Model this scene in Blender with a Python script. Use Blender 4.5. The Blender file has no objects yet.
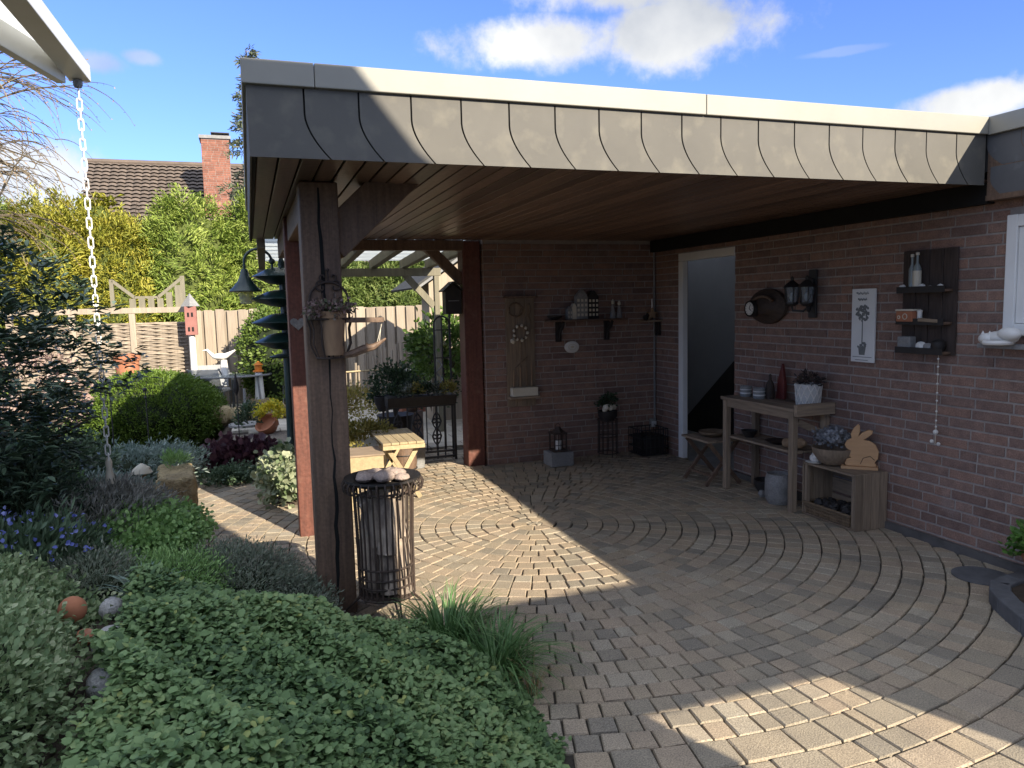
import bpy, math, random
import numpy as np
from mathutils import Vector, Matrix
random.seed(7); RNG = np.random.default_rng(7)
S = bpy.context.scene; COL = S.collection; PI = math.pi; R = math.radians

# ------------------------------------------------------------------ camera
H = 1.65
YAW, PITCH, ROLL, FPX = .333, .105, -.0240, 751.2
cam = bpy.data.cameras.new('camera'); camo = bpy.data.objects.new('camera', cam); COL.objects.link(camo)
cam.sensor_fit = 'HORIZONTAL'; cam.sensor_width = 36; cam.lens = 36*FPX/1024; cam.clip_start = .05; cam.clip_end = 400
fw = Vector((math.sin(YAW)*math.cos(PITCH), math.cos(YAW)*math.cos(PITCH), -math.sin(PITCH)))
rt = Vector((math.cos(YAW), -math.sin(YAW), 0)); up = rt.cross(fw)
r2 = rt*math.cos(ROLL)+up*math.sin(ROLL); u2 = -rt*math.sin(ROLL)+up*math.cos(ROLL)
m = Matrix((r2, u2, -fw)).transposed().to_4x4(); m.translation = (0, 0, H); camo.matrix_world = m
S.camera = camo

# ------------------------------------------------------------------ light, sky, exposure
LX = .77; LDIR = Vector((-LX, 1.9, -1.0)).normalized()
sun = bpy.data.lights.new('sun', 'SUN'); sun.energy = 4.4; sun.angle = R(.42); sun.color = (1, .89, .72)
suno = bpy.data.objects.new('sun', sun); COL.objects.link(suno); suno.location = (10, -20, 15)
suno.rotation_euler = LDIR.to_track_quat('-Z', 'Y').to_euler()
W = bpy.data.worlds.new('World'); S.world = W; W.use_nodes = True
wn, wl = W.node_tree.nodes, W.node_tree.links; wn.clear()
def WN(t, **k):
    n = wn.new(t)
    for a, b in k.items(): setattr(n, a, b)
    return n
sky = WN('ShaderNodeTexSky', sky_type='NISHITA', sun_disc=False)
sky.sun_elevation = math.asin(-LDIR.z); sky.sun_rotation = math.atan2(-LDIR.x, -LDIR.y); sky.air_density = 1.0; sky.dust_density = .3; sky.ozone_density = 2.2
bg = WN('ShaderNodeBackground'); bg.inputs[1].default_value = .15
out = WN('ShaderNodeOutputWorld'); tc = WN('ShaderNodeTexCoord')
def wmath(op, a, b=None):
    n = WN('ShaderNodeMath', operation=op)
    for i, v in enumerate((a, b)):
        if v is None: continue
        if isinstance(v, (int, float)): n.inputs[i].default_value = v
        else: wl.new(v, n.inputs[i])
    return n.outputs[0]
def wdot(vec):
    n = WN('ShaderNodeVectorMath', operation='DOT_PRODUCT'); wl.new(tc.outputs['Generated'], n.inputs[0]); n.inputs[1].default_value = vec; return n.outputs['Value']
nz = WN('ShaderNodeTexNoise'); nz.inputs['Scale'].default_value = 7; nz.inputs['Detail'].default_value = 9; nz.inputs['Roughness'].default_value = .62
wl.new(tc.outputs['Generated'], nz.inputs['Vector'])
nz2 = WN('ShaderNodeTexNoise'); nz2.inputs['Scale'].default_value = 4.2; nz2.inputs['Detail'].default_value = 7
mp = WN('ShaderNodeMapping'); mp.inputs['Location'].default_value = (3.1, 1.7, .4); wl.new(tc.outputs['Generated'], mp.inputs[0]); wl.new(mp.outputs[0], nz2.inputs['Vector'])
total = None
# clouds: azimuth from +Y to +X, elevation, half width, half height, density   (directions in the world)
for az, el, a, b, dens in ((22.0, 18.6, .14, .038, 1.0), (31.5, 18.6, .125, .05, 1.0), (28, 22.0, .2, .05, 1.0), (50.2, 11.9, .07, .022, 1.0), (57, 12.4, .09, .03, .95), (-13.5, 8.6, .13, .05, .9), (-8.4, 15.9, .035, .016, .6),
                           (-5.9, 16.5, .024, .011, .55), (42.5, 16.0, .045, .005, .2)):
    A, E = R(az), R(el)
    d = Vector((math.sin(A)*math.cos(E), math.cos(A)*math.cos(E), math.sin(E))); rr = Vector((math.cos(A), -math.sin(A), 0)); uu = rr.cross(d)
    x = wmath('DIVIDE', wdot(rr), a); y = wmath('DIVIDE', wdot(uu), b)
    rad = wmath('SQRT', wmath('ADD', wmath('MULTIPLY', x, x), wmath('MULTIPLY', y, y)))
    s = wmath('SUBTRACT', 1.0, rad); s = wmath('ADD', s, wmath('MULTIPLY', wmath('SUBTRACT', nz.outputs[0], .5), 2.6))
    front = wmath('GREATER_THAN', wdot(d), .3)
    mr = WN('ShaderNodeMapRange', interpolation_type='SMOOTHSTEP'); wl.new(s, mr.inputs[0]); mr.inputs[1].default_value = -.05; mr.inputs[2].default_value = .55; mr.inputs[4].default_value = dens
    s = wmath('MULTIPLY', mr.outputs[0], front)
    total = s if total is None else wmath('MAXIMUM', total, s)
# added unseen clouds, overhead and behind the viewer: neutral fill light for the shade
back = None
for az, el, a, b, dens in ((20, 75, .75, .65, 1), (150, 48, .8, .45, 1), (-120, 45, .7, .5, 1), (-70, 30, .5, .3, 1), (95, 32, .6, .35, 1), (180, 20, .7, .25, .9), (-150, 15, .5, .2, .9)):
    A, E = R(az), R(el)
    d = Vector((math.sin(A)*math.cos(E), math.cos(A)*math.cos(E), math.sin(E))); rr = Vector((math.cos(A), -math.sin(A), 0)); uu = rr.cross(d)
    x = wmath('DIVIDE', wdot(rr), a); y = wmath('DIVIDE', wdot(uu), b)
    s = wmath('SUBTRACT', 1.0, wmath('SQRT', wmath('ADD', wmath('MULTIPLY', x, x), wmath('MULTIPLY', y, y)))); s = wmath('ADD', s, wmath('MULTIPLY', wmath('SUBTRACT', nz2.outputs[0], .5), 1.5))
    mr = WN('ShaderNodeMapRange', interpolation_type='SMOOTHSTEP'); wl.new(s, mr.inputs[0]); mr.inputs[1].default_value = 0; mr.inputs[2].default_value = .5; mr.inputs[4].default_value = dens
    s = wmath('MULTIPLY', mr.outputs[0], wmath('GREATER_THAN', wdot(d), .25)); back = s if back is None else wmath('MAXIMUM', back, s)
cr = WN('ShaderNodeValToRGB'); cr.color_ramp.elements[0].position = .35; cr.color_ramp.elements[0].color = (1.5, 1.62, 1.85, 1); cr.color_ramp.elements[1].position = .62; cr.color_ramp.elements[1].color = (3.0, 3.0, 2.95, 1)
wl.new(nz2.outputs[0], cr.inputs[0])
mx = WN('ShaderNodeMixRGB'); wl.new(total, mx.inputs[0]); tint = WN('ShaderNodeMixRGB', blend_type='MULTIPLY'); tint.inputs[0].default_value = 1; tint.inputs[2].default_value = (.36, .435, .72, 1); wl.new(sky.outputs[0], tint.inputs[1]); wl.new(tint.outputs[0], mx.inputs[1]); wl.new(cr.outputs[0], mx.inputs[2])
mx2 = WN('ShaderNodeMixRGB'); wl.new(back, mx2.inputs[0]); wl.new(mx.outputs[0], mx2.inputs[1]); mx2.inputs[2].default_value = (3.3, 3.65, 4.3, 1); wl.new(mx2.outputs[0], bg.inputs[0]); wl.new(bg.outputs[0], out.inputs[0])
S.view_settings.view_transform = 'Standard'; S.view_settings.look = 'None'; S.view_settings.exposure = 1.32; S.view_settings.gamma = 1
S.render.engine = 'CYCLES'
cy = S.cycles; cy.use_denoising = True; cy.max_bounces = 8; cy.diffuse_bounces = 5; cy.glossy_bounces = 3; cy.transmission_bounces = 6; cy.transparent_max_bounces = 12
cy.caustics_reflective = False; cy.caustics_refractive = False; cy.sample_clamp_indirect = 6

# ------------------------------------------------------------------ helpers
def M(name, c1, c2=None, rough=.75, scale=6, stretch=(1, 1, 1), bump=.25, tvar=0., hue=None, metal=0., spec=.35, detail=6, fine=0., bdist=.01, contrast=(.3, .7), transl=0., dirt=None, finek=.15):
    """procedural material: two colours mixed by noise, per-face 't' brightness/hue variation, bump"""
    mt = bpy.data.materials.new(name); mt.use_nodes = True; n, l = mt.node_tree.nodes, mt.node_tree.links
    b = n['Principled BSDF']; c2 = c2 or tuple(v*.72 for v in c1)
    t = n.new('ShaderNodeTexCoord'); mp = n.new('ShaderNodeMapping'); mp.inputs['Scale'].default_value = tuple(scale*s for s in stretch); l.new(t.outputs['Object'], mp.inputs[0])
    nz = n.new('ShaderNodeTexNoise'); nz.inputs['Scale'].default_value = 1; nz.inputs['Detail'].default_value = detail; nz.inputs['Roughness'].default_value = .6; l.new(mp.outputs[0], nz.inputs['Vector'])
    cr = n.new('ShaderNodeValToRGB'); e = cr.color_ramp.elements; e[0].position, e[1].position = contrast; e[0].color = (*c1, 1); e[1].color = (*c2, 1); l.new(nz.outputs[0], cr.inputs[0])
    c = cr.outputs[0]
    if tvar or hue:
        at = n.new('ShaderNodeAttribute'); at.attribute_name = 't'
        if hue:
            hr = n.new('ShaderNodeValToRGB'); els = hr.color_ramp.elements
            while len(els) < len(hue): els.new(.5)
            for i in range(len(hue)): els[i].position = i/(len(hue)-1)
            for i, h in enumerate(hue): els[i].color = (*h, 1)
            hr.color_ramp.interpolation = 'LINEAR'
            l.new(at.outputs['Fac'], hr.inputs[0]); mm = n.new('ShaderNodeMixRGB'); mm.blend_type = 'MULTIPLY'; mm.inputs[0].default_value = 1; l.new(c, mm.inputs[1]); l.new(hr.outputs[0], mm.inputs[2]); c = mm.outputs[0]
        if tvar:
            mr = n.new('ShaderNodeMapRange'); mr.inputs[3].default_value = 1-tvar; mr.inputs[4].default_value = 1+tvar; l.new(at.outputs['Fac'], mr.inputs[0])
            mm = n.new('ShaderNodeMixRGB'); mm.blend_type = 'MULTIPLY'; mm.inputs[0].default_value = 1; l.new(c, mm.inputs[1]); l.new(mr.outputs[0], mm.inputs[2]); c = mm.outputs[0]
    if dirt:   # (colour, scale, low, high) large worn patches with a shape of their own
        dn = n.new('ShaderNodeTexNoise'); dn.inputs['Scale'].default_value = dirt[1]; dn.inputs['Detail'].default_value = 8; l.new(t.outputs['Object'], dn.inputs['Vector'])
        mr = n.new('ShaderNodeMapRange'); mr.inputs[1].default_value = dirt[2]; mr.inputs[2].default_value = dirt[3]; l.new(dn.outputs[0], mr.inputs[0])
        mm = n.new('ShaderNodeMixRGB'); l.new(mr.outputs[0], mm.inputs[0]); l.new(c, mm.inputs[1]); mm.inputs[2].default_value = (*dirt[0], 1); c = mm.outputs[0]
    h = nz.outputs[0]
    if fine:
        fn = n.new('ShaderNodeTexNoise'); fn.inputs['Scale'].default_value = fine; fn.inputs['Detail'].default_value = 3; l.new(t.outputs['Object'], fn.inputs['Vector'])
        mr = n.new('ShaderNodeMapRange'); mr.inputs[1].default_value = .3; mr.inputs[2].default_value = .7; mr.inputs[3].default_value = 1-finek; mr.inputs[4].default_value = 1+finek; l.new(fn.outputs[0], mr.inputs[0])
        mm = n.new('ShaderNodeMixRGB'); mm.blend_type = 'MULTIPLY'; mm.inputs[0].default_value = 1; l.new(c, mm.inputs[1]); l.new(mr.outputs[0], mm.inputs[2]); c = mm.outputs[0]
        ad = n.new('ShaderNodeMath'); l.new(h, ad.inputs[0]); l.new(fn.outputs[0], ad.inputs[1]); h = ad.outputs[0]
    l.new(c, b.inputs['Base Color']); b.inputs['Roughness'].default_value = rough; b.inputs['Metallic'].default_value = metal; b.inputs['Specular IOR Level'].default_value = spec
    if bump:
        bp = n.new('ShaderNodeBump'); bp.inputs['Strength'].default_value = bump; bp.inputs['Distance'].default_value = bdist; l.new(h, bp.inputs['Height']); l.new(bp.outputs[0], b.inputs['Normal'])
    if transl:
        tr = n.new('ShaderNodeBsdfTranslucent'); l.new(c, tr.inputs[0]); ms = n.new('ShaderNodeMixShader'); ms.inputs[0].default_value = transl; l.new(b.outputs[0], ms.inputs[1]); l.new(tr.outputs[0], ms.inputs[2]); l.new(ms.outputs[0], n['Material Output'].inputs[0])
    return mt
def leafmat(name, cols, rough=.5, transl=.28, spec=.4):
    mt = bpy.data.materials.new(name); mt.use_nodes = True; n, l = mt.node_tree.nodes, mt.node_tree.links; b = n['Principled BSDF']
    at = n.new('ShaderNodeAttribute'); at.attribute_name = 't'; cr = n.new('ShaderNodeValToRGB'); e = cr.color_ramp.elements
    while len(e) < len(cols): e.new(.5)
    for i, c in enumerate(cols): e[i].position = i/(len(cols)-1)
    for i, c in enumerate(cols): e[i].color = (*c, 1)
    l.new(at.outputs['Fac'], cr.inputs[0]); l.new(cr.outputs[0], b.inputs['Base Color']); b.inputs['Roughness'].default_value = rough; b.inputs['Specular IOR Level'].default_value = spec
    if transl:
        tr = n.new('ShaderNodeBsdfTranslucent'); l.new(cr.outputs[0], tr.inputs[0]); ms = n.new('ShaderNodeMixShader'); ms.inputs[0].default_value = transl
        l.new(b.outputs[0], ms.inputs[1]); l.new(tr.outputs[0], ms.inputs[2]); l.new(ms.outputs[0], n['Material Output'].inputs[0])
    return mt
def glassmat(name, col=(.9, .95, 1), rough=.02, alpha=.3):
    mt = bpy.data.materials.new(name); mt.use_nodes = True; n, l = mt.node_tree.nodes, mt.node_tree.links; b = n['Principled BSDF']
    tr = n.new('ShaderNodeBsdfTransparent'); tr.inputs[0].default_value = (*col, 1); ms = n.new('ShaderNodeMixShader'); ms.inputs[0].default_value = alpha
    b.inputs['Base Color'].default_value = (*[c*.5 for c in col], 1); b.inputs['Roughness'].default_value = rough
    l.new(tr.outputs[0], ms.inputs[1]); l.new(b.outputs[0], ms.inputs[2]); l.new(ms.outputs[0], n['Material Output'].inputs[0]); return mt

def root_of(o):
    while o.parent: o = o.parent
    return o
class MB:
    def __init__(s): s.v = []; s.f = []; s.t = []
    def add(s, vs, fs, t=None):
        b = len(s.v); s.v += [tuple(v) for v in vs]; s.f += [tuple(i+b for i in f) for f in fs]
        t = random.random() if t is None else t
        s.t += [t]*len(fs); return s
    def box(s, c, d, rot=None, t=None):
        x, y, z = d[0]/2, d[1]/2, d[2]/2
        vs = [Vector(p) for p in ((-x,-y,-z),(x,-y,-z),(x,y,-z),(-x,y,-z),(-x,-y,z),(x,-y,z),(x,y,z),(-x,y,z))]
        if rot is not None: vs = [rot @ v for v in vs]
        c = Vector(c); return s.add([v+c for v in vs], [(0,3,2,1),(4,5,6,7),(0,1,5,4),(1,2,6,5),(2,3,7,6),(3,0,4,7)], t)
    def b2(s, lo, hi, t=None): return s.box([(a+b)/2 for a, b in zip(lo, hi)], [abs(b-a) for a, b in zip(lo, hi)], None, t)
    def beam(s, p0, p1, w, h, upv=(0, 0, 1), t=None):
        p0, p1 = Vector(p0), Vector(p1); d = p1-p0; L = d.length; d.normalize(); u = Vector(upv)
        if abs(u.dot(d)) > .98: u = Vector((0, 1, 0))
        sd = d.cross(u).normalized(); u = sd.cross(d)
        return s.box((p0+p1)/2, (w, L, h), Matrix((sd, d, u)).transposed(), t)
    def tube(s, pts, r, n=8, closed=False, t=None):
        pts = [Vector(p) for p in pts]; N = len(pts); rs = r if isinstance(r, (list, tuple)) else [r]*N
        vs, fs = [], []; ref = None
        for i, p in enumerate(pts):
            a = pts[(i-1) % N] if (closed or i > 0) else p; b = pts[(i+1) % N] if (closed or i < N-1) else p
            d = (b-a).normalized()
            if ref is None:
                ref = d.orthogonal().normalized()
            ref = (ref - d*ref.dot(d))
            ref = ref.normalized() if ref.length > 1e-6 else d.orthogonal().normalized()
            e = d.cross(ref)
            for k in range(n):
                a_ = 2*PI*k/n; vs.append(p+(ref*math.cos(a_)+e*math.sin(a_))*rs[i])
        for i in range(N if closed else N-1):
            j = (i+1) % N
            for k in range(n): fs.append((i*n+k, i*n+(k+1) % n, j*n+(k+1) % n, j*n+k))
        if not closed: fs += [tuple(reversed(range(n))), tuple(range((N-1)*n, N*n))]
        return s.add(vs, fs, t)
    def lathe(s, c, prof, n=16, t=None, axis=None, sx=1, sy=1):
        c = Vector(c); vs = []; fs = []
        q = Vector((0, 0, 1)).rotation_difference(Vector(axis)) if axis is not None else None
        for r, z in prof:
            for k in range(n):
                a = 2*PI*k/n; v = Vector((r*math.cos(a)*sx, r*math.sin(a)*sy, z)); vs.append(c+(q @ v if q else v))
        m_ = len(prof)
        for i in range(m_-1):
            for k in range(n): fs.append((i*n+k, i*n+(k+1) % n, (i+1)*n+(k+1) % n, (i+1)*n+k))
        if prof[0][0] > 1e-4: fs.append(tuple(reversed(range(n))))
        if prof[-1][0] > 1e-4: fs.append(tuple(range((m_-1)*n, m_*n)))
        return s.add(vs, fs, t)
    def ball(s, c, r, n=14, m_=9, t=None, rot=None, lump=0):
        r = (r, r, r) if isinstance(r, (int, float)) else r; c = Vector(c); vs = []; fs = []
        for i in range(m_+1):
            th = PI*i/m_
            for k in range(n):
                a = 2*PI*k/n; q = 1+lump*(random.random()-.5)
                v = Vector((r[0]*math.sin(th)*math.cos(a)*q, r[1]*math.sin(th)*math.sin(a)*q, -r[2]*math.cos(th)*q))
                vs.append(c+(rot @ v if rot is not None else v))
        for i in range(m_):
            for k in range(n): fs.append((i*n+k, i*n+(k+1) % n, (i+1)*n+(k+1) % n, (i+1)*n+k))
        return s.add(vs, fs, t)
    def prism(s, o, a, b, poly, th, t=None):
        """polygon in the plane (a,b) at origin o, thickened by th along a x b"""
        o, a, b = Vector(o), Vector(a), Vector(b); nn = a.cross(b).normalized()*th
        n = len(poly); vs = [o+a*x+b*y for x, y in poly]; vs += [v+nn for v in vs]
        fs = [tuple(reversed(range(n))), tuple(range(n, 2*n))]+[(i, (i+1) % n, n+(i+1) % n, n+i) for i in range(n)]
        return s.add(vs, fs, t)
    def build(s, name, mt, parent=None, bevel=0, smooth=False, world=True, solid=0):
        me = bpy.data.meshes.new(name); off = root_of(parent).location if (parent is not None and world) else Vector((0, 0, 0))
        me.from_pydata([(v[0]-off[0], v[1]-off[1], v[2]-off[2]) for v in s.v], [], s.f)
        at = me.attributes.new('t', 'FLOAT', 'FACE'); at.data.foreach_set('value', s.t)
        if smooth:
            me.polygons.foreach_set('use_smooth', [True]*len(me.polygons))
            try: me.set_sharp_from_angle(angle=R(38))
            except Exception: pass
        me.materials.append(mt); o = bpy.data.objects.new(name, me); COL.objects.link(o)
        if parent is not None: o.parent = parent
        if solid: k = o.modifiers.new('s', 'SOLIDIFY'); k.thickness = solid
        if bevel: k = o.modifiers.new('b', 'BEVEL'); k.width = bevel; k.segments = 2; k.limit_method = 'ANGLE'
        return o
def tag(o, label, cat, group=None, kind=None):
    o['label'] = label; o['category'] = cat
    if group: o['group'] = group
    if kind: o['kind'] = kind
    return o
def thing(name, label, cat, loc=(0, 0, 0), group=None, rz=0):
    o = bpy.data.objects.new(name, None); COL.objects.link(o); o.location = loc; o.rotation_euler.z = rz; o.empty_display_size = .1
    return tag(o, label, cat, group)
def struct(o): o['kind'] = 'structure'; return o
def copy_tree(o, parent=None):
    c = o.copy(); COL.objects.link(c)
    if parent is not None: c.parent = parent
    for ch in list(o.children): copy_tree(ch, c)
    return c
def arc(c, r, a0, a1, n, ax=(1, 0, 0), ay=(0, 0, 1)):
    c, ax, ay = Vector(c), Vector(ax), Vector(ay)
    return [c+ax*r*math.cos(a0+(a1-a0)*i/n)+ay*r*math.sin(a0+(a1-a0)*i/n) for i in range(n+1)]
def spiral(c, r0, r1, a0, a1, n, ax=(1, 0, 0), ay=(0, 0, 1)):
    c, ax, ay = Vector(c), Vector(ax), Vector(ay); o = []
    for i in range(n+1):
        q = i/n; a = a0+(a1-a0)*q; r = r0+(r1-r0)*q; o.append(c+ax*r*math.cos(a)+ay*r*math.sin(a))
    return o
# ---- foliage: every leaf is a real folded two-quad blade
def leafmesh(name, P, D, U, length, width, mt, parent=None, tval=None, fold=.25, droop=0., world=True, rnd=False):
    """P base points, D growth directions, U rough leaf normals, arrays of shape N,3"""
    N = len(P); D = D/np.linalg.norm(D, axis=1, keepdims=True)
    Sd = np.cross(D, U); Sd /= np.linalg.norm(Sd, axis=1, keepdims=True)+1e-9; U = np.cross(Sd, D)
    L = (np.asarray(length)*np.ones(N))[:, None]; Wd = (np.asarray(width)*np.ones(N))[:, None]
    mid = P+D*L*.5; tip = P+D*L-U*L*droop
    k1, k2, w1 = (.27, .27, .94) if rnd else (.12, .14, .9)
    v = np.stack([P, mid+Sd*Wd*.5*w1-D*L*k1+U*Wd*fold, mid+Sd*Wd*.5+D*L*k2+U*Wd*fold, tip, mid-Sd*Wd*.5+D*L*k2+U*Wd*fold, mid-Sd*Wd*.5*w1-D*L*k1+U*Wd*fold], 1).reshape(-1, 3)
    idx = np.arange(N)[:, None]*6; q = np.concatenate([idx+np.array([0, 1, 2, 3]), idx+np.array([0, 3, 4, 5])], 1).reshape(-1)
    if parent is not None and world: v = v-np.array(root_of(parent).location)
    me = bpy.data.meshes.new(name); me.vertices.add(N*6); me.vertices.foreach_set('co', v.astype(np.float32).ravel())
    me.loops.add(N*8); me.loops.foreach_set('vertex_index', q.astype(np.int32)); me.polygons.add(N*2); me.polygons.foreach_set('loop_start', np.arange(N*2, dtype=np.int32)*4)
    try: me.polygons.foreach_set('loop_total', np.full(N*2, 4, np.int32))
    except Exception: pass
    me.update(calc_edges=True); t = RNG.random(N) if tval is None else np.clip(tval, 0, 1)
    at = me.attributes.new('t', 'FLOAT', 'FACE'); at.data.foreach_set('value', np.repeat(t, 2).astype(np.float32))
    me.materials.append(mt); o = bpy.data.objects.new(name, me); COL.objects.link(o)
    if parent is not None: o.parent = parent
    return o
def unit(n):
    d = RNG.normal(size=(n, 3)); return d/np.linalg.norm(d, axis=1, keepdims=True)
def blob_points(c, r, clumps, per, spread, shell=(.72, 1.05), zmin=-.35, only=None):
    """clump centres over an ellipsoid, leaves scattered round each; returns points, outward dirs, clump tint"""
    d = unit(clumps*3); d = d[d[:, 2] > zmin][:clumps]; k = len(d); s = RNG.uniform(*shell, size=(k, 1))
    C = np.array(c)+d*np.array(r)*s
    P = np.repeat(C, per, 0)+RNG.normal(size=(k*per, 3))*spread; Dn = np.repeat(d, per, 0); T = np.repeat(RNG.random(k), per)
    return P, Dn, T
def shrub(name, label, cat, c, r, mt, clumps=60, per=60, spread=.06, ll=.05, lw=.025, group=None, core=None, shell=(.72, 1.05), zmin=-.35, rnd=.9, upb=.3, part='foliage', fold=.2, tmix=.5, stem=None, tsh=0., droop=0., round_=False):
    th = thing(name, label, cat, (c[0], c[1], c[2]-r[2]), group)
    P, Dn, T = blob_points(c, r, clumps, per, spread, shell, zmin); n = len(P)
    D = Dn+unit(n)*rnd+np.array([0, 0, upb]); U = Dn+unit(n)*.5+np.array([0, 0, .5])
    leafmesh(part, P, D, U, ll*RNG.uniform(.7, 1.25, n), lw*RNG.uniform(.75, 1.2, n), mt, th, np.clip(T*tmix+RNG.random(n)*(1-tmix)+tsh, 0, 1), fold, droop, True, round_)
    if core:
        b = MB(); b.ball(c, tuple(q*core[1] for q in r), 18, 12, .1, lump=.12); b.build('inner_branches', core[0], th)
    if stem:
        b = MB()
        for k in range(stem[1]):
            a = random.uniform(0, 2*PI); e = Vector(c)+Vector((math.cos(a)*r[0]*.6, math.sin(a)*r[1]*.6, r[2]*random.uniform(-.2, .6)))
            p0 = Vector((c[0], c[1], c[2]-r[2])); b.tube([p0, p0.lerp(e, .5)+Vector((0, 0, .05)), e], [stem[2], stem[2]*.7, stem[2]*.3], 5)
        b.build('stem', stem[0], th)
    return th
def grass_tuft(name, label, cat, c, rad, h, n, mt, group=None, w=.009, lean=.9, seg=5):
    th = thing(name, label, cat, c, group); b = MB()
    for k in range(n):
        a = random.uniform(0, 2*PI); rr = rad*math.sqrt(random.random())*.45; p = Vector((c[0]+math.cos(a)*rr, c[1]+math.sin(a)*rr, c[2]))
        a += random.uniform(-.7, .7); out_ = Vector((math.cos(a), math.sin(a), 0)); L = h*random.uniform(.6, 1.3); ln = lean*random.uniform(.25, 1.1)
        vs = []; sd = Vector((-out_.y, out_.x, 0))
        for i in range(seg+1):
            q = i/seg; x = out_*(ln*L*q*q*.9); z = L*(q-.62*ln*q*q*q); wv = w*(1-q**2.2)+.0006
            vs += [p+x+Vector((0, 0, z))-sd*wv/2, p+x+Vector((0, 0, z))+sd*wv/2]
        b.add(vs, [(2*i, 2*i+1, 2*i+3, 2*i+2) for i in range(seg)])
    b.build('leaves', mt, th, smooth=False); return th
# ------------------------------------------------------------------ materials
m_paver = M('paver', (.36, .308, .235), (.275, .238, .188), .85, 5, bump=.5, hue=[(.86, .87, .88), (1.0, .98, .93), (1.08, 1.0, .9), (1.02, .93, .86), (.95, .96, .94)], fine=170, finek=.38, tvar=.16, bdist=.006, dirt=((.19, .165, .13), 1.6, .58, 1.0))
m_sand = M('joint_sand', (.07, .06, .046), (.04, .034, .026), .95, 30)
m_soil = M('soil', (.075, .055, .04), (.035, .027, .02), .95, 9, bump=.8, bdist=.03)
m_gravel = M('gravel', (.34, .29, .23), (.16, .135, .11), .9, 45, bump=1, bdist=.03, fine=120)
m_slab = M('patio_slab', (.5, .45, .37), (.4, .36, .3), .85, 6, tvar=.13, fine=90, bump=.3)
m_brick = M('brick', (.275, .182, .143), (.175, .118, .097), .8, 14, bump=.5, hue=[(.76, .72, .74), (.95, .92, .93), (1.06, 1.0, .98), (1.16, 1.04, .98)], fine=130, finek=.25, bdist=.005, dirt=((.34, .3, .28), 2.6, .62, 1.0))
m_mortar = M('mortar', (.37, .325, .29), (.27, .24, .22), .95, 25, bump=.6, bdist=.004)
m_beam = M('dark_brown_timber', (.185, .118, .078), (.10, .066, .047), .62, 5, (9, 9, .5), bump=.5, bdist=.004, fine=60)
m_beamx = M('dark_brown_timber_along', (.17, .108, .075), (.09, .06, .043), .62, 5, (9, .5, 9), bump=.5, bdist=.004)
m_redpost = M('red_brown_timber', (.15, .056, .038), (.095, .036, .026), .6, 5, (9, 9, .5), bump=.5, bdist=.004, fine=40, finek=.2, dirt=((.19, .105, .075), 9, .56, .85))
m_ceil = M('ceiling_board', (.19, .12, .092), (.11, .07, .055), .36, 4, (8, .4, 8), bump=.4, bdist=.003, tvar=.38, fine=30, finek=.2)
m_slate = M('grey_fibre_shingle', (.122, .115, .10), (.102, .097, .086), .72, 4, bump=.08, tvar=.07, dirt=((.175, .162, .13), 9, .52, .85))
m_trim = M('pale_metal_trim', (.30, .288, .245), (.26, .25, .215), .5, 3, bump=.05, tvar=.02)
m_black = M('dark_gap', (.012, .012, .012), None, .9, bump=0)
m_felt = M('roofing_felt', (.06, .06, .058), None, .9, 8)
m_white = M('white_paint', (.78, .78, .76), (.7, .7, .69), .45, 5, bump=.04)
m_canopy = M('white_coated_aluminium', (.74, .74, .70), (.66, .65, .6), .4, 3, bump=.05)
m_plaster = M('pale_plaster', (.5, .5, .49), (.44, .44, .43), .9, 5, bump=.1)
m_iron = M('black_iron', (.018, .018, .02), (.03, .028, .027), .55, 20, bump=.2, spec=.5)
m_rust = M('rusty_iron', (.06, .04, .03), (.03, .023, .02), .7, 25, bump=.4, bdist=.002)
m_greenmetal = M('dark_green_metal', (.012, .035, .03), (.008, .022, .02), .35, 6, bump=.05, spec=.6)
m_oldwood = M('weathered_wood', (.30, .225, .155), (.165, .125, .09), .85, 6, (8, 8, .7), bump=.6, tvar=.25, bdist=.004)
m_oldwoodh = M('weathered_wood_along', (.30, .225, .155), (.165, .125, .09), .85, 6, (8, .7, 8), bump=.6, tvar=.25, bdist=.004)
m_oldwoodx = M('weathered_wood_across', (.30, .225, .155), (.165, .125, .09), .85, 6, (.7, 8, 8), bump=.6, tvar=.25, bdist=.004)
m_greywood = M('grey_fence_wood', (.36, .30, .23), (.25, .205, .16), .9, 4, (8, 8, .6), bump=.5, tvar=.22, bdist=.004)
m_olivewood = M('olive_grey_wood', (.22, .20, .145), (.15, .138, .105), .9, 4, (8, 8, .6), bump=.5, bdist=.004)
m_palewood = M('pale_sunbleached_wood', (.43, .34, .2), (.3, .235, .14), .8, 5, (8, .7, 8), bump=.4, tvar=.15, bdist=.004)
m_pinkwood = M('plywood', (.55, .33, .17), (.45, .26, .13), .7, 6, (1, 1, 6), bump=.1)
m_terra = M('terracotta', (.42, .17, .09), (.32, .125, .07), .85, 10, bump=.3, dirt=((.45, .36, .3), 9, .6, .8))
m_stone = M('yellow_sandstone', (.42, .33, .18), (.27, .21, .12), .95, 7, bump=.9, bdist=.03, fine=50)
m_grey_stone = M('grey_stone', (.3, .29, .28), (.18, .175, .17), .9, 12, bump=.6, bdist=.01, fine=80)
m_concrete = M('concrete', (.26, .26, .255), (.19, .19, .19), .9, 8, bump=.3, fine=70)
m_ceramic = M('white_ceramic', (.72, .70, .66), (.62, .6, .56), .4, 8, bump=.06)
m_cream = M('cream_paint', (.62, .57, .46), (.52, .47, .37), .6, 8, bump=.1)
m_dark = M('dark_object', (.03, .026, .024), (.018, .016, .016), .6, 12, bump=.2)
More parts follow.
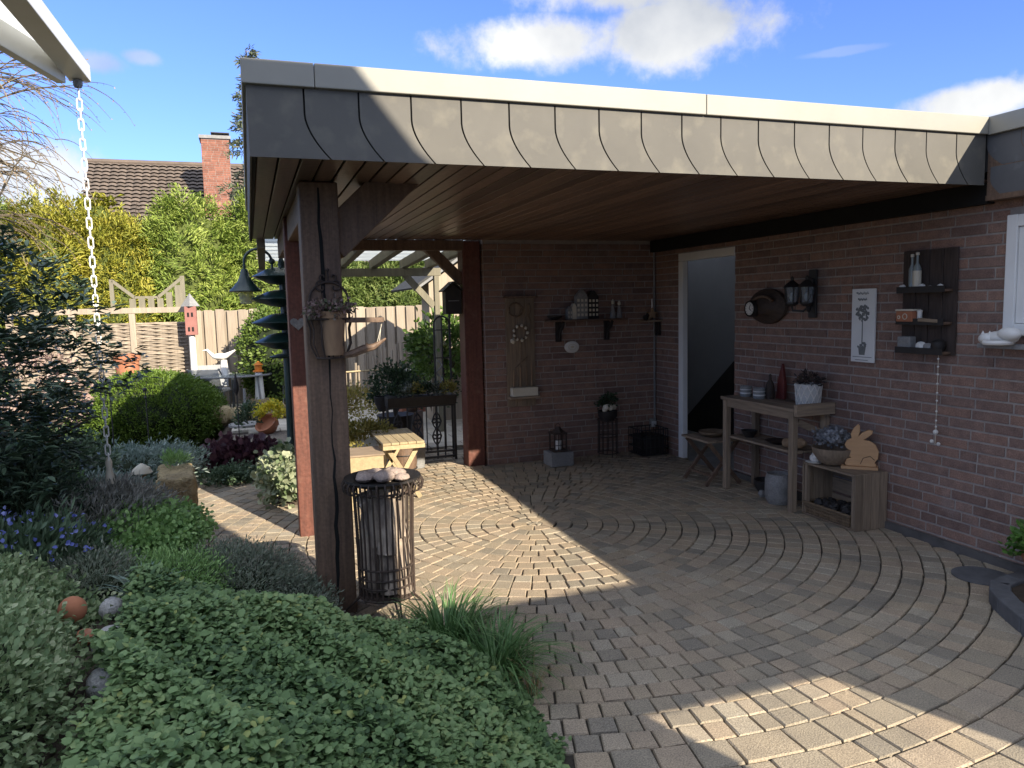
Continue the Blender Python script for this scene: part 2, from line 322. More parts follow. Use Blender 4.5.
m_darkred = M('dark_red_glaze', (.14, .03, .025), (.09, .02, .018), .35, 9, bump=.05)
m_pink = M('faded_red_paint', (.30, .13, .11), (.24, .10, .085), .7, 9, bump=.2)
m_yellowbulb = M('orange_paint', (.75, .22, .03), None, .5, 9)
m_glass = glassmat('window_glass', (.8, .88, .95), .02, .35)
m_poly = M('clear_roof_sheet', (.85, .87, .85), (.8, .82, .8), .4, 6, bump=0, transl=.7)
m_brass = M('brass', (.3, .2, .08), (.2, .13, .05), .4, 9, metal=.7, bump=.1)
m_bark = M('bark', (.11, .08, .055), (.06, .045, .032), .9, 12, (3, 3, .6), bump=.8)
m_tile = M('brown_roof_tile', (.15, .115, .09), (.10, .08, .065), .85, 3, bump=.2, tvar=.18)
m_redbrick = M('red_chimney_brick', (.25, .105, .07), (.17, .072, .05), .85, 9, bump=.4, tvar=.2)
m_log2 = M('charred_split_log', (.46, .38, .30), (.17, .135, .11), .9, 7, (3, 3, .8), bump=.6, tvar=.5, contrast=(.35, .6))
m_log = M('split_log', (.34, .23, .14), (.2, .13, .08), .85, 9, (4, 4, .8), bump=.5, tvar=.3)
m_wicker = M('wicker', (.2, .14, .085), (.1, .07, .045), .8, 30, (1, 1, 3), bump=.6, tvar=.3)

# ------------------------------------------------------------------ ground plan
EY = [-6, 1.2, 2.34, 2.9, 3.22, 3.46, 3.8, 4.15, 4.6, 5.2, 5.8, 6.5, 7.4, 8.2, 9, 9.8, 11]
EX = [.9, .9, .93, 1.0, .86, .48, .20, .05, -.06, -.33, -.5, -.58, -.66, -.9, -1.5, -2.2, -2.6]
def edge(y): return float(np.interp(y, EY, EX))
def sstep(a, b, x): q = min(1, max(0, (x-a)/(b-a))); return q*q*(3-2*q)
def in_eastbed(x, y): return .10 < x < .62 and 6.55 < y < 9.4
def paved(x, y): return x > edge(y) and x < 4.235 and -1.2 < y < (7.36 if x > 2.2 else 8.5) and not in_eastbed(x, y)
def dip(x, y): return .42*sstep(9.0, 11.0, y)*(1-sstep(13.0, 13.6, y))*(1-sstep(-.75, -.35, x))
def hgt(x, y): return hgt0(x, y)-dip(x, y)
def hgt0(x, y):
    d = edge(y)-x
    if d > 0:
        bed = .03+.40*sstep(0, 1.35, d)
        return bed*(1-sstep(8.0, 9.6, y))+.02*sstep(8.0, 9.6, y)
    if in_eastbed(x, y): return .06
    if y > 8.5: return -.02
    return -.045
xs = np.unique(np.concatenate([np.linspace(-90, -6, 15), np.arange(-6, 5, .1), np.linspace(5, 60, 12)])); ys = np.unique(np.concatenate([np.linspace(-40, -2, 12), np.arange(-2, 18, .1), np.linspace(18, 140, 20)]))
b = MB(); nx = len(xs)
vs = [(x, y, hgt(x, y)+(RNG.random()-.5)*.015) for y in ys for x in xs]
b.add(vs, [(j*nx+i, j*nx+i+1, (j+1)*nx+i+1, (j+1)*nx+i) for j in range(len(ys)-1) for i in range(nx-1)], .5)
g = struct(b.build('ground', m_soil, smooth=True))
b = MB(); gx, gy = np.arange(-3.2, .63, .085), np.arange(8.45, 10.7, .09); b.add([(x, y, .004-dip(x, y)+.006*math.sin(x*37+y*29)) for y in gy for x in gx], [(j*len(gx)+i, j*len(gx)+i+1, (j+1)*len(gx)+i+1, (j+1)*len(gx)+i) for j in range(len(gy)-1) for i in range(len(gx)-1)], .5); struct(b.build('gravel_path', m_gravel, smooth=True))
b = MB()
for i in range(14):
    for j in range(13):
        x0, y0 = -2.2+i*.42+(j % 2)*.2, 10.65+j*.27
        if x0 < -.4 and y0 < 12.45 or x0 < -1.3: continue
        b.b2((x0, y0, -.02), (x0+.41, y0+.26, .012+random.uniform(0, .004)))
for i in range(9):
    for j in range(8):
        x0, y0 = .66+i*.42+(j % 2)*.2, 8.5+j*.27
        b.b2((x0, y0, -.02), (x0+.41, y0+.26, .012+random.uniform(0, .004)))
struct(b.build('patio', m_slab, bevel=.004))
# ---- concentric ring paving, each stone with its own chamfer, height and tint
b = MB(); cx, cy_ = 1.95, 5.2; r = .0; ring = 0
while r < 7.2:
    big = r > 2.87; pitch = .115 if not big else random.choice((.13, .16, .19)); r1 = r+pitch
    if ring == 0: r1 = .06
    rm = (r+r1)/2; n = max(6, round(2*PI*rm/(.104 if not big else .155))); off = random.random()*2*PI
    cuts = [(i+random.uniform(-.12, .12)*(1 if not big else 2.6))/n*2*PI+off for i in range(n)]
    for i in range(n):
        a0, a1 = cuts[i], cuts[(i+1) % n]+(2*PI if i == n-1 else 0); am = (a0+a1)/2
        x, y = cx+rm*math.cos(am), cy_+rm*math.sin(am)
        if not paved(x, y): continue
        gp = .003+random.uniform(0, .0018); ga = gp/max(rm, .05); zt = random.uniform(-.0015, .0015); tl = random.uniform(-.0008, .0008); ch = .0038
        def P(rr, aa, z): return (cx+rr*math.cos(aa), cy_+rr*math.sin(aa), z)
        ri, ro, b0, b1 = r+gp, r1-gp, a0+ga, a1-ga; ca = ch/max(rm, .05)
        if ring == 0: ri = .006
        V = [P(ri, b0, -.03), P(ro, b0, -.03), P(ro, b1, -.03), P(ri, b1, -.03), P(ri, b0, zt-.005), P(ro, b0, zt-.005), P(ro, b1, zt-.005), P(ri, b1, zt-.005),
             P(ri+ch, b0+ca, zt+tl), P(ro-ch, b0+ca, zt-tl), P(ro-ch, b1-ca, zt-tl), P(ri+ch, b1-ca, zt+tl)]
        V = [(vx+(random.uniform(-.0028, .0028) if k_ > 3 else 0), vy+(random.uniform(-.0028, .0028) if k_ > 3 else 0), vz-(random.uniform(0, .0022) if 3 < k_ < 8 else 0)) for k_, (vx, vy, vz) in enumerate(V)]
        b.add(V, [(8, 9, 10, 11), (4, 5, 9, 8), (5, 6, 10, 9), (6, 7, 11, 10), (7, 4, 8, 11), (0, 1, 5, 4), (1, 2, 6, 5), (2, 3, 7, 6), (3, 0, 4, 7)])
    r = r1; ring += 1
struct(b.build('courtyard_paving', m_paver))
b = MB(); b.b2((-.9, -1.2, -.06), (4.22, 8.48, -.0145)); struct(b.build('paving_bed', m_sand))

# ------------------------------------------------------------------ brickwork
def bricks(mb, axis, plane, sgn, a0, a1, z0, z1, holes=(), course=.067, dep=.03, L=.25):
    """courses of single bricks; axis 'x': wall along X at y=plane facing sgn*y, axis 'y': along Y at x=plane"""
    nC = int(round((z1-z0)/course)); j = .0115
    for k in range(nC):
        zb, zt = z0+k*course, min(z1, z0+(k+1)*course)-j; p = a0-random.random()*.2
        while p < a1:
            q = p+(L if random.random() < .72 else L*.5)
            segs = [(max(p, a0), min(q-j, a1))]
            for (h0, h1, g0, g1) in holes:
                if zt > g0+.012 and zb < g1-.012:
                    ns = []
                    for s0, s1 in segs:
                        if h1 <= s0 or h0 >= s1: ns.append((s0, s1))
                        else:
                            if s0 < h0: ns.append((s0, h0))
                            if s1 > h1: ns.append((h1, s1))
                    segs = ns
            for s0, s1 in segs:
                if s1-s0 < .012: continue
                o = random.uniform(-.0025, .0025); f0, f1 = plane+sgn*o, plane-sgn*dep
                if axis == 'x': mb.b2((s0, min(f0, f1), zb), (s1, max(f0, f1), zt))
                else: mb.b2((min(f0, f1), s0, zb), (max(f0, f1), s1, zt))
            p = q
# ---- the bungalow on the right
house = thing('brick_house', 'single storey brown brick house with white window along the right of the paved courtyard', 'house', (4.23, 3, 0))
XW = 4.23; DOOR = (5.90, 6.86, -.1, 2.135); WIN = (2.05, 3.26, 1.40, 2.10)
b = MB(); bricks(b, 'y', XW, -1, -1.22, 7.33, .0, 2.35, (DOOR, WIN)); b.build('wall', m_brick, house, bevel=.003)
b = MB()
for y0, y1, z0, z1 in ((-1.22, WIN[0], 0, 2.4), (WIN[1], DOOR[0], 0, 2.4), (DOOR[1], 9.2, 0, 2.4), (WIN[0], WIN[1], 0, WIN[2]), (WIN[0], WIN[1], WIN[3], 2.4), (DOOR[0], DOOR[1], DOOR[3], 2.4)):
    b.b2((XW+.006, y0, z0-.06), (XW+.11, y1, z1))
mort = b.build('mortar_backing', m_mortar, house)
b = MB(); b.b2((XW-.03, -1.2, -.02), (XW+.004, DOOR[0]-.02, .05)); b.build('base_course', M('dark_base', (.13, .12, .115), (.08, .075, .07), .95, 8), house)  # dark grey strip along the foot of the wall
# interior seen through the door opening: pale walls, dark flight of stairs, added unseen roof opening to brighten it
b = MB(); b.b2((5.50, 5.0, -.05), (5.56, 9.2, 2.6)); b.b2((4.345, 9.2, -.05), (5.5, 9.25, 2.6)); b.b2((4.55, 4.95, -.05), (5.5, 5.0, 2.6)); b.build('hall_wall', M('grey_hall_plaster', (.27, .28, .30), (.245, .255, .275), .9, 4, bump=.05), house)
b = MB(); b.b2((4.26, 5.0, -.1), (5.5, 9.2, -.02)); b.build('hall_floor', m_concrete, house)
b = MB(); b.prism((5.30, 0, 0), (0, 1, 0), (0, 0, 1), [(9.1, -.02), (9.1, -.0), (8.47, .10), (7.41, .93), (6.2, 1.88), (5.2, 1.95), (5.2, -.02)], .15); b.build('staircase', m_dark, house)
m_sky = M('added_opal_sheet', (.75, .78, .82), None, .6, 5, bump=0, transl=.6); b = MB(); b.b2((4.56, 6.8, 2.50), (5.55, 9.19, 2.51)); b.build('added_skylight', m_sky, house)  # translucent sheet added to light the hall from above
fr = MB()
fr.b2((4.224, 6.775, 0), (4.285, 6.857, 2.052)); fr.b2((4.287, 5.903, 0), (4.335, 5.95, 2.133)); fr.b2((4.224, 5.903, 2.054), (4.285, 6.857, 2.133)); fr.build('door_frame', m_white, house, bevel=.006)
# roof with fascia
ztop = 2.665
b = MB(); b.b2((4.14, -1.22, 2.36), (12, 5.2, 2.62)); b.b2((4.14, 9.2, 2.36), (12, 11, 2.62)); b.b2((5.56, 5.2, 2.36), (12, 9.2, 2.62)); b.b2((4.24, 5.2, 2.37), (4.55, 9.2, 2.62)); b.b2((4.55, 5.2, 2.36), (5.56, 6.8, 2.62)); b.build('roof', m_felt, house)
b = MB(); b.b2((4.235, -1.18, 2.335), (4.45, 3.3, 2.358)); b.b2((4.12, -1.2, 2.19), (4.222, 3.33, 2.22)); b.b2((4.128, -1.2, 2.2), (4.145, 3.33, 2.6)); b.build('eaves_board', m_beam, house)
def slate_poly(x0, x1, z0, z1, lean=.10):
    """curved-edge shingle outline in (along, z): straight upper edge, both sides sweep at the foot"""
    def side(x): return [(x+lean*(1-q/.62)**1.75, z0+(z1-z0)*q) for q in np.linspace(0, .62, 10)]+[(x, z1)]
    l, r_ = side(x0), side(x1); return l+r_[::-1]
b = MB(); p = 3.34
while p > -1.2:
    b.prism((4.127, 0, 0), (0, -1, 0), (0, 0, 1), slate_poly(-p, -p+.205, 2.385, 2.575), -.006); b.prism((4.127, 0, 0), (0, -1, 0), (0, 0, 1), slate_poly(-p+.03, -p+.235, 2.195, 2.38), -.006); p -= .21
o = b.build('fascia', M('shaded_grey_shingle', (.13, .132, .135), (.10, .10, .105), .75, 5, bump=.1, tvar=.1, dirt=((.22, .22, .22), 9, .6, .9)), house)  # carport's grey shingle again, shade put into a cooler, bluer colour
b = MB(); b.b2((4.10, -1.235, 2.562), (4.15, 3.318, ztop)); b.build('fascia_trim', m_trim, house, bevel=.004)
# window
wf = MB(); y0, y1, z0, z1 = WIN; x0, x1 = 4.205, 4.30
wf.b2((x0, y1-.07, z0), (x1, y1-.003, z1)); wf.b2((x0, y0+.003, z0), (x1, y0+.07, z1)); wf.b2((x0, y0+.07, z1-.07), (x1, y1-.07, z1-.002)); wf.b2((x0, y0+.07, z0+.002), (x1, y1-.07, z0+.07))
wf.b2((x0+.012, y1-.125, z0+.072), (x1, y1-.072, z1-.072)); wf.b2((x0+.012, y0+.072, z0+.072), (x1, y0+.125, z1-.072)); wf.b2((x0+.012, y0+.127, z1-.125), (x1, y1-.127, z1-.072)); wf.b2((x0+.012, y0+.127, z0+.072), (x1, y1-.127, z0+.125))
win = MB(); win.b2((4.262, y0+.12, z0+.12), (4.272, y1-.12, z1-.12)); wn_ = wf.build('window', m_white, house, bevel=.005); win.build('pane', m_glass, wn_)
b = MB(); b.b2((4.42, y0-.2, z0-.2), (4.45, y1+.2, z1+.2)); b.build('room_curtain', m_plaster, wn_)
b = MB(); b.b2((4.135, y0-.1, 1.325), (4.30, y1+.10, 1.352)); b.build('window_sill', m_grey_stone, house, bevel=.004)

# ------------------------------------------------------------------ rear wall of the carport
bw = thing('brick_wall', 'brown brick rear wall of the carport between the red post and the house', 'wall', (3.2, 7.5, 0))
b = MB(); bricks(b, 'x', 7.33, -1, 2.26, 4.23, 0, 2.30); bricks(b, 'y', 2.25, -1, 7.345, 7.57, 0, 2.30); b.build('brickwork', m_brick, bw, bevel=.003)
b = MB(); b.b2((2.257, 7.337, -.06), (4.229, 7.57, 2.36)); b.build('mortar_backing', m_mortar, bw)
b = MB(); b.tube([(4.205, 7.318, .32), (4.205, 7.318, 2.28)], .011, 8); b.build('cable_conduit', m_concrete, bw, smooth=True)

# ------------------------------------------------------------------ carport
cp = thing('carport', 'flat roofed timber carport with grey curved shingle fascia and dark brown posts', 'carport', (2, 4, 0))
X0, X1, Y0, Y1 = .04, 4.105, 3.33, 7.38; ZB, ZT = 2.28, 2.665
b = MB(); b.b2((X0+.03, Y0+.03, 2.36), (X1+.02, Y1, 2.63)); b.build('roof_slab', m_felt, cp)
b = MB(); x = X0+.03
while x < 4.2:
    w = .094; b.b2((x, Y0+.03, 2.305), (min(x+w-.010, 4.222), Y1-.03, 2.32), random.random()); x += w
b.build('ceiling', m_ceil, cp, bevel=.003)
b = MB(); b.b2((X0+.03, Y0+.03, 2.325), (4.222, Y1-.03, 2.355)); b.build('ceiling_backing', m_black, cp)
b = MB(); pitch = (X1-X0)/18.0
for i in range(18):
    x = X0+i*pitch; po = slate_poly(x+(.0 if i == 0 else .004), x+pitch-.004, ZB, 2.572, 0.10)
    if i == 0: po = [(X0, ZB)]+[q for q in po if q[0] >= x][8:] if False else [(X0, ZB), (x+pitch-.004+0.10, ZB)]+[q for q in po[::-1] if q[0] > x+pitch-.006][::-1][:9][0:0]+[(x+pitch-.004+0.10*(1-q/.62)**1.75, ZB+(2.572-ZB)*q) for q in np.linspace(0, .62, 10)]+[(x+pitch-.004, 2.572), (X0, 2.572)]
    if i == 17: po = [(x+.004+0.10*(1-q/.62)**1.75, ZB+(2.572-ZB)*q) for q in np.linspace(0, .62, 10)][::-1]+[(X1, ZB), (X1, 2.572), (x+.004, 2.572)]; po = [po[-1]]+po[:-1]
    if i == 0: po.pop(1)
    a = .0 if i % 2 else .0004
    b.prism((0, Y0+a, 0), (1, 0, 0), (0, 0, 1), po, -.007)
fas = b.build('fascia', m_slate, cp)
b = MB(); b.b2((X0+.008, Y0+.010, ZB+.006), (X1+.01, Y0+.028, 2.6)); b.b2((X0+.008, Y0+.03, ZB+.006), (X0+.026, Y1, 2.6)); b.build('fascia_backing', m_black, cp)
b = MB(); y = Y0+.002
while y < Y1-.05:
    b.prism((X0, 0, 0), (0, 1, 0), (0, 0, 1), slate_poly(y, min(y+.218, Y1), ZB, 2.572, .0), .007); y += .225
b.build('side_fascia', m_slate, cp)
b = MB(); b.b2((X0-.016, Y0-.02, 2.566), (.31, Y0+.03, ZT)); b.b2((.3125, Y0-.02, 2.566), (2.2, Y0+.03, ZT)); b.b2((2.2025, Y0-.02, 2.566), (4.0985, Y0+.03, ZT)); b.b2((X0-.016, Y0+.0325, 2.566), (X0+.03, Y1+.02, ZT)); b.b2((X0+.0325, Y1-.02, 2.566), (X1, Y1+.02, ZT)); b.build('fascia_trim', m_trim, cp, bevel=.004)
b = MB(); b.b2((4.16, Y0+.02, 2.18), (4.221, 7.322, 2.302)); b.build('wall_plate', m_black, cp)
def post(x0, x1, y0, y1, mt, crack=None, name='post', z1=2.30):
    b = MB(); b.b2((x0, y0, -.03), (x1, y1, z1)); o = b.build(name, mt, cp, bevel=.008)
    if crack:
        c = MB(); pts = [(crack+random.uniform(-.006, .006)+.010*math.sin(z*1.7), z) for z in np.linspace(.05, 2.27, 26)]
        wd = [.0015+.0085*abs(math.sin(z*2.3+.6))**1.5*(1 if z > .2 else .4)+random.uniform(0, .0012) for _, z in pts]
        c.prism((0, y0-.0015, 0), (1, 0, 0), (0, 0, 1), [(x-w, z) for (x, z), w in zip(pts, wd)]+[(x+w, z) for (x, z), w in zip(pts[::-1], wd[::-1])], -.003); c.build('crack', m_black, o)
    return o
post(.272, .468, 4.03, 4.21, m_beam, .372)
post(.262, .45, 5.57, 5.75, m_redpost)
post(2.052, 2.236, 7.36, 7.56, m_redpost)
b = MB(); b.b2((.285, 4.22, 2.13), (.44, 5.56, 2.30)); b.b2((.285, 5.76, 2.13), (.44, Y1, 2.30)); b.build('side_beam', m_beamx, cp, bevel=.006)
b = MB(); b.beam((.42, 4.12, 1.99), (.93, 4.12, 2.47), .14, .20); b.build('knee_brace', m_beam, cp, bevel=.006)
b = MB(); b.beam((2.07, 7.46, 1.90), (1.66, 7.46, 2.30), .09, .10); b.build('knee_brace', m_beam, cp, bevel=.006)
b = MB(); b.b2((.46, 7.30, 2.20), (2.05, 7.39, 2.301)); b.build('rear_beam', m_beam, cp, bevel=.006)
hs = MB(); pl = []
for i in range(20):
    a = 2*PI*i/20; pl.append((.055*math.sin(a)**3, .05*(.81*math.cos(a)-.31*math.cos(2*a)-.125*math.cos(3*a)-.06*math.cos(4*a))))
hs.prism((.325, 5.568, 1.555), (1, 0, 0), (0, 0, 1), pl, .016); tag(hs.build('heart', m_grey_stone, bevel=.004), 'small pale stone heart fixed to the red brown post', 'heart')
b = MB(); b.lathe((1.83, 5.5, 2.63), [(.05, 0), (.05, .14), (.085, .15), (.085, .17), (.06, .21), (0, .225)], 14); tag(b.build('roof_vent', m_dark, smooth=True), 'dark round vent cap on the carport roof behind the trim', 'vent')
# ------------------------------------------------------------------ unseen walls behind the viewer: doorway inferred from its shadow, rest shaped for shading
rh = thing('unseen_shadow_walls', 'unseen plastered walls with a doorway, shaped to throw the courtyard shadows, outside the picture', 'house', (0, -2, 0))
sx_ = LX*2.405; EDGE_X = .84; xj0, xj1, xl_ = 1.40+2*LX, 2.297+2*LX, EDGE_X+sx_
b = MB(); b.b2((xl_+.002, -1.28, 2.0), (4.24, -1.24, 2.665)); b.b2((xl_+.002, -1.28, -.05), (xj0, -1.24, 2.0)); b.b2((xj1, -1.28, -.05), (4.24, -1.24, 2.0))
b.prism((0, -1.24, 0), (1, 0, 0), (0, 0, 1), [(x+sx_, z) for x, z in ((-.35, -.05), (EDGE_X, -.05), (EDGE_X, 4.66), (.74, 4.735), (.47, 5.07), (.0, 5.07), (-.06, 4.72), (-.35, 4.72))], .04)  # added pillar, notched so the sun reaches the chain
fx_ = LX*3.03; b.build('wall', m_plaster, rh); b = MB(); b.prism((0, -7.0, 0), (1, 0, 0), (0, 0, 1), [(-3.0, -.05), (.75+sx_+fx_-.9, -.05), (.75+sx_+fx_-.9, 7.7), (.4+sx_+fx_-.9, 8.4), (-2.4, 8.4), (-3.0, 7.7)], .3); b.build('wall', m_plaster, rh)  # added far wall, set back to let more sky light in
# ------------------------------------------------------------------ things on the rear wall (plane y = 7.33)
YB = 7.327
t = thing('wall_board', 'tall grey plank board with wire wreaths and a cream planter box, on the rear brick wall', 'wall decoration', (2.63, YB, .55))
b = MB()
for i in range(3): b.b2((2.475+i*.105, YB-.028, .60), (2.577+i*.105, YB-.004, 1.715))
b.build('planks', m_oldwood, t, bevel=.002)
b = MB(); b.b2((2.455, YB-.075, 1.717), (2.81, YB-.003, 1.738)); b.build('top_ledge', m_beam, t, bevel=.003)
b = MB(); b.b2((2.47, YB-.13, .685), (2.80, YB-.03, .708)); b.build('shelf', m_oldwoodx, t, bevel=.003)
b = MB(); b.b2((2.50, YB-.115, .71), (2.78, YB-.035, .80)); b.build('planter_box', m_cream, t, bevel=.004)
for cx_, cz_, r_ in ((2.57, 1.60, .07), (2.62, 1.36, .075)):
    b = MB()
    for k in range(4): b.tube([(cx_+(r_+random.uniform(-.01, .01))*math.cos(a)+random.uniform(-.006, .006), YB-.045-random.random()*.02, cz_+(r_+random.uniform(-.01, .01))*math.sin(a)) for a in np.linspace(0, 2*PI, 22)[:-1]], .006, 5, True)
    b.build('wreath', m_wicker, t, smooth=True)
b = MB()
for k in range(9):
    a = k*2*PI/9; b.ball((2.62+.075*math.cos(a), YB-.062, 1.36+.075*math.sin(a)), .016, 7, 5, lump=.4)
b.ball((2.54, YB-.05, 1.28), .03, 8, 6, lump=.4); b.build('pale_flowers', m_cream, t)
b = MB(); b.tube([(2.72, YB-.04, 1.66), (2.735, YB-.05, 1.60), (2.715, YB-.045, 1.54), (2.74, YB-.04, 1.48), (2.75, YB-.04, 1.40)], [.012, .011, .009, .007, .003], 6); b.tube([(2.63, YB-.04, 1.28), (2.625, YB-.045, 1.0)], .006, 6); b.tube([(2.56, YB-.04, 1.00), (2.70, YB-.05, 1.12)], .006, 5); b.build('twig', m_wicker, t, smooth=True)
b = MB()
for x in (2.54, 2.61, 2.68, 2.735): b.tube([(x, YB-.05, .80), (x+random.uniform(-.01, .01), YB-.06, .80+random.uniform(.14, .27))], [.011, .006], 6)
b.build('sticks', m_log, t)
t = thing('wall_shelf', 'long dark wall shelf on two scrolled brackets, rear brick wall', 'shelf', (3.36, YB, 1.3))
b = MB(); b.b2((2.91, YB-.165, 1.462), (3.80, YB-.003, 1.482)); b.build('shelf_board', m_beamx, t, bevel=.003)
for x in (3.06, 3.62):
    b = MB(); b.b2((x-.03, YB-.025, 1.25), (x+.03, YB-.003, 1.46)); b.tube([(x, YB-.15, 1.455), (x, YB-.12, 1.40), (x, YB-.05, 1.36), (x, YB-.03, 1.27)], .016, 8); b.tube(spiral((x, YB-.08, 1.425), .03, .008, -1.5, 4, 14, (0, 1, 0)), .007, 6); b.build('bracket', m_dark, t, smooth=True)
def townhouse(x, w, z, h, label, mt, rows):
    t = thing('toy_house', label, 'ornament', (x, YB-.09, z)); b = MB(); d = .06
    b.prism((x, YB-.06, z), (1, 0, 0), (0, 0, 1), [(-w/2, 0), (w/2, 0), (w/2, h*.78), (w*.25, h*.92), (w*.1, h), (-w*.1, h), (-w*.25, h*.92), (-w/2, h*.78)], d); b.build('house_front', mt, t, bevel=.002)
    n = 2 if w < .1 else 3
    for r_ in range(rows):
        for k in range(n): cx_ = x-w/2+w*(k+.5)/n; zz = z+h*.10+r_*h*.66/rows; b = MB(); b.b2((cx_-w*.09, YB-.1235, zz), (cx_+w*.09, YB-.1205, zz+h*.36/rows)); b.build('window', m_cream, t)
townhouse(3.29, .13, 1.484, .305, 'tall grey toy town house with round gable on the wall shelf', m_grey_stone, 4)
townhouse(3.42, .12, 1.484, .295, 'tall dark toy town house beside its grey twin on the wall shelf', m_dark, 4)
townhouse(3.15, .055, 1.484, .135, 'small toy house left of the tall pair on the wall shelf', m_concrete, 2)
townhouse(3.20, .05, 1.484, .165, 'narrow toy house leaning on the tall grey one, wall shelf', m_cream, 3)
b = MB(); b.lathe((2.99, YB-.09, 1.483), [(.03, 0), (.075, .03), (.08, .045), (.07, .04), (.03, .01)], 16); tag(b.build('bowl', m_dark, smooth=True), 'low dark bowl at the end of the wall shelf near the plank board', 'bowl')
for x, h, l in ((3.66, .195, 'taller cone figure with round head on the wall shelf'), (3.735, .18, 'shorter cone figure at the end of the wall shelf by the corner')):
    t = thing('cone_figure', l, 'figurine', (x, YB-.09, 1.484)); b = MB(); b.lathe((x, YB-.09, 1.484), [(.036, 0), (.033, .02), (.012, h*.75), (.008, h*.8)], 12); b.build('body', m_grey_stone, t, smooth=True)
    b = MB(); b.ball((x, YB-.09, 1.484+h*.84), .019, 10, 7); b.lathe((x, YB-.09, 1.484+h*.88), [(.02, 0), (.0, h*.17)], 10); b.build('head', m_cream, t, smooth=True)
b = MB(); b.lathe((3.213, YB-.012, 1.19), [(.0, .010), (.07, .010), (.082, .004), (.085, -.006), (.0, -.008)], 28, axis=(0, -1, 0), sx=1, sy=.75); t = b.build('oval_plaque', m_ceramic, smooth=True); tag(t, 'white oval plaque with raised rim under the wall shelf', 'plaque')
b = MB(); b.tube([(3.213+.045*math.cos(a), YB-.0235, 1.19+.03*math.sin(a)) for a in np.linspace(0, 2*PI, 20)[:-1]], .003, 5, True); b.ball((3.213, YB-.022, 1.19), (.02, .004, .014)); b.build('relief', m_cream, t, smooth=True)
# corner shelf, star and candle
t = thing('corner_shelf', 'small pale corner shelf high beside the door frame', 'shelf', (4.16, YB-.08, 1.44)); b = MB(); b.b2((4.02, YB-.16, 1.432), (4.222, YB-.003, 1.448)); b.build('shelf_board', m_oldwoodx, t, bevel=.002); b = MB(); b.b2((4.18, YB-.12, 1.28), (4.22, YB-.06, 1.430)); b.build('bracket', m_dark, t)
t = thing('star_candle', 'wooden star holding a thin white candle on the corner shelf', 'candle holder', (4.13, YB-.09, 1.449))
st = [(.075*(1 if i % 2 == 0 else .42)*math.sin(i*PI/5), .075*(1 if i % 2 == 0 else .42)*math.cos(i*PI/5)) for i in range(10)]
b = MB(); b.prism((4.13, YB-.08, 1.513), (1, 0, 0), (0, 0, 1), st, .025); b.build('star', m_log, t, bevel=.002); b = MB(); b.tube([(4.13, YB-.092, 1.58), (4.13, YB-.092, 1.68)], .008, 8); b.build('candle', m_ceramic, t)
b = MB(); b.ball((4.05, YB-.09, 1.478), (.03, .025, .028), lump=.2); b.ball((4.075, YB-.09, 1.512), .016); tag(b.build('bird_figure', m_dark, smooth=True), 'small dark bird figure beside the star on the corner shelf', 'figurine')
t = thing('wall_socket', 'pale grey outdoor power socket low in the corner', 'socket', (4.17, YB, .30)); b = MB(); b.b2((4.135, YB-.05, .26), (4.205, YB-.002, .36)); b.build('housing', m_concrete, t, bevel=.006); b = MB(); b.b2((4.14, YB-.062, .268), (4.20, YB-.051, .33)); b.build('flap', m_plaster, t, bevel=.004)
# lantern on its stone block
b = MB(); b.b2((2.80, 6.93, .001), (3.05, 7.16, .145)); tag(b.build('stone_block', m_concrete, bevel=.012), 'grey concrete block on the paving under the small lantern', 'block')
t = thing('lantern', 'small metal lantern standing on the grey concrete block', 'lantern', (2.92, 7.04, .146)); b = MB()
b.box((2.92, 7.04, .155), (.15, .15, .018)); b.box((2.92, 7.04, .335), (.15, .15, .015))
for sx in (-1, 1):
    for sy in (-1, 1): b.box((2.92+sx*.064, 7.04+sy*.064, .245), (.014, .014, .165))
    b.box((2.92+sx*.022, 6.972, .245), (.006, .006, .16)); b.box((2.92, 6.972, .245+sx*.03), (.12, .006, .006))
b.lathe((2.92, 7.04, .343), [(.075, 0), (.04, .03), (.03, .05), (.012, .055)], 4); b.tube(arc((2.92, 7.04, .405), .025, 0, 2*PI, 12)[:-1], .004, 5, True); b.build('frame', m_rust, t); b = MB(); b.lathe((2.92, 7.04, .165), [(.035, 0), (.035, .09), (.0, .092)], 12); b.build('candle', m_ceramic, t, smooth=True)
# tall slatted metal plant stand with a planted bowl
t = thing('metal_cage_stand', 'tall narrow iron cage stand topped by a planted bowl, against the rear brick wall', 'plant stand', (3.53, 7.13, 0)); b = MB(); c = (3.53, 7.13)
for z in (.06, .24, .42): b.tube(arc((c[0], c[1], z), .105, 0, 2*PI, 20, (1, 0, 0), (0, 1, 0))[:-1], .006, 5, True)
for k in range(12): a = k*2*PI/12; b.tube([(c[0]+.105*math.cos(a), c[1]+.105*math.sin(a), .02 if k % 3 == 0 else .06), (c[0]+.10*math.cos(a), c[1]+.10*math.sin(a), .42)], .005, 5)
b.build('cage', m_rust, t)
b = MB(); b.lathe((c[0], c[1], .40), [(.06, 0), (.10, .05), (.105, .11), (.09, .11), (.05, .06)], 16); b.build('bowl', m_dark, t, smooth=True)
b = MB(); [b.ball((c[0]+random.uniform(-.07, .07), c[1]-random.uniform(.0, .07), .53+random.random()*.03), .03, 8, 6, lump=.3) for _ in range(7)]; b.build('pale_seed_heads', m_cream, t)
lm_dark = leafmat('dark_leaf', [(.02, .035, .02), (.04, .07, .03), (.06, .10, .05)])
P, Dn, T = blob_points((c[0], c[1], .61), (.08, .08, .06), 14, 22, .02); leafmesh('plant', P, Dn+unit(len(P))*.7, Dn+unit(len(P))*.4, .035, .018, lm_dark, t)
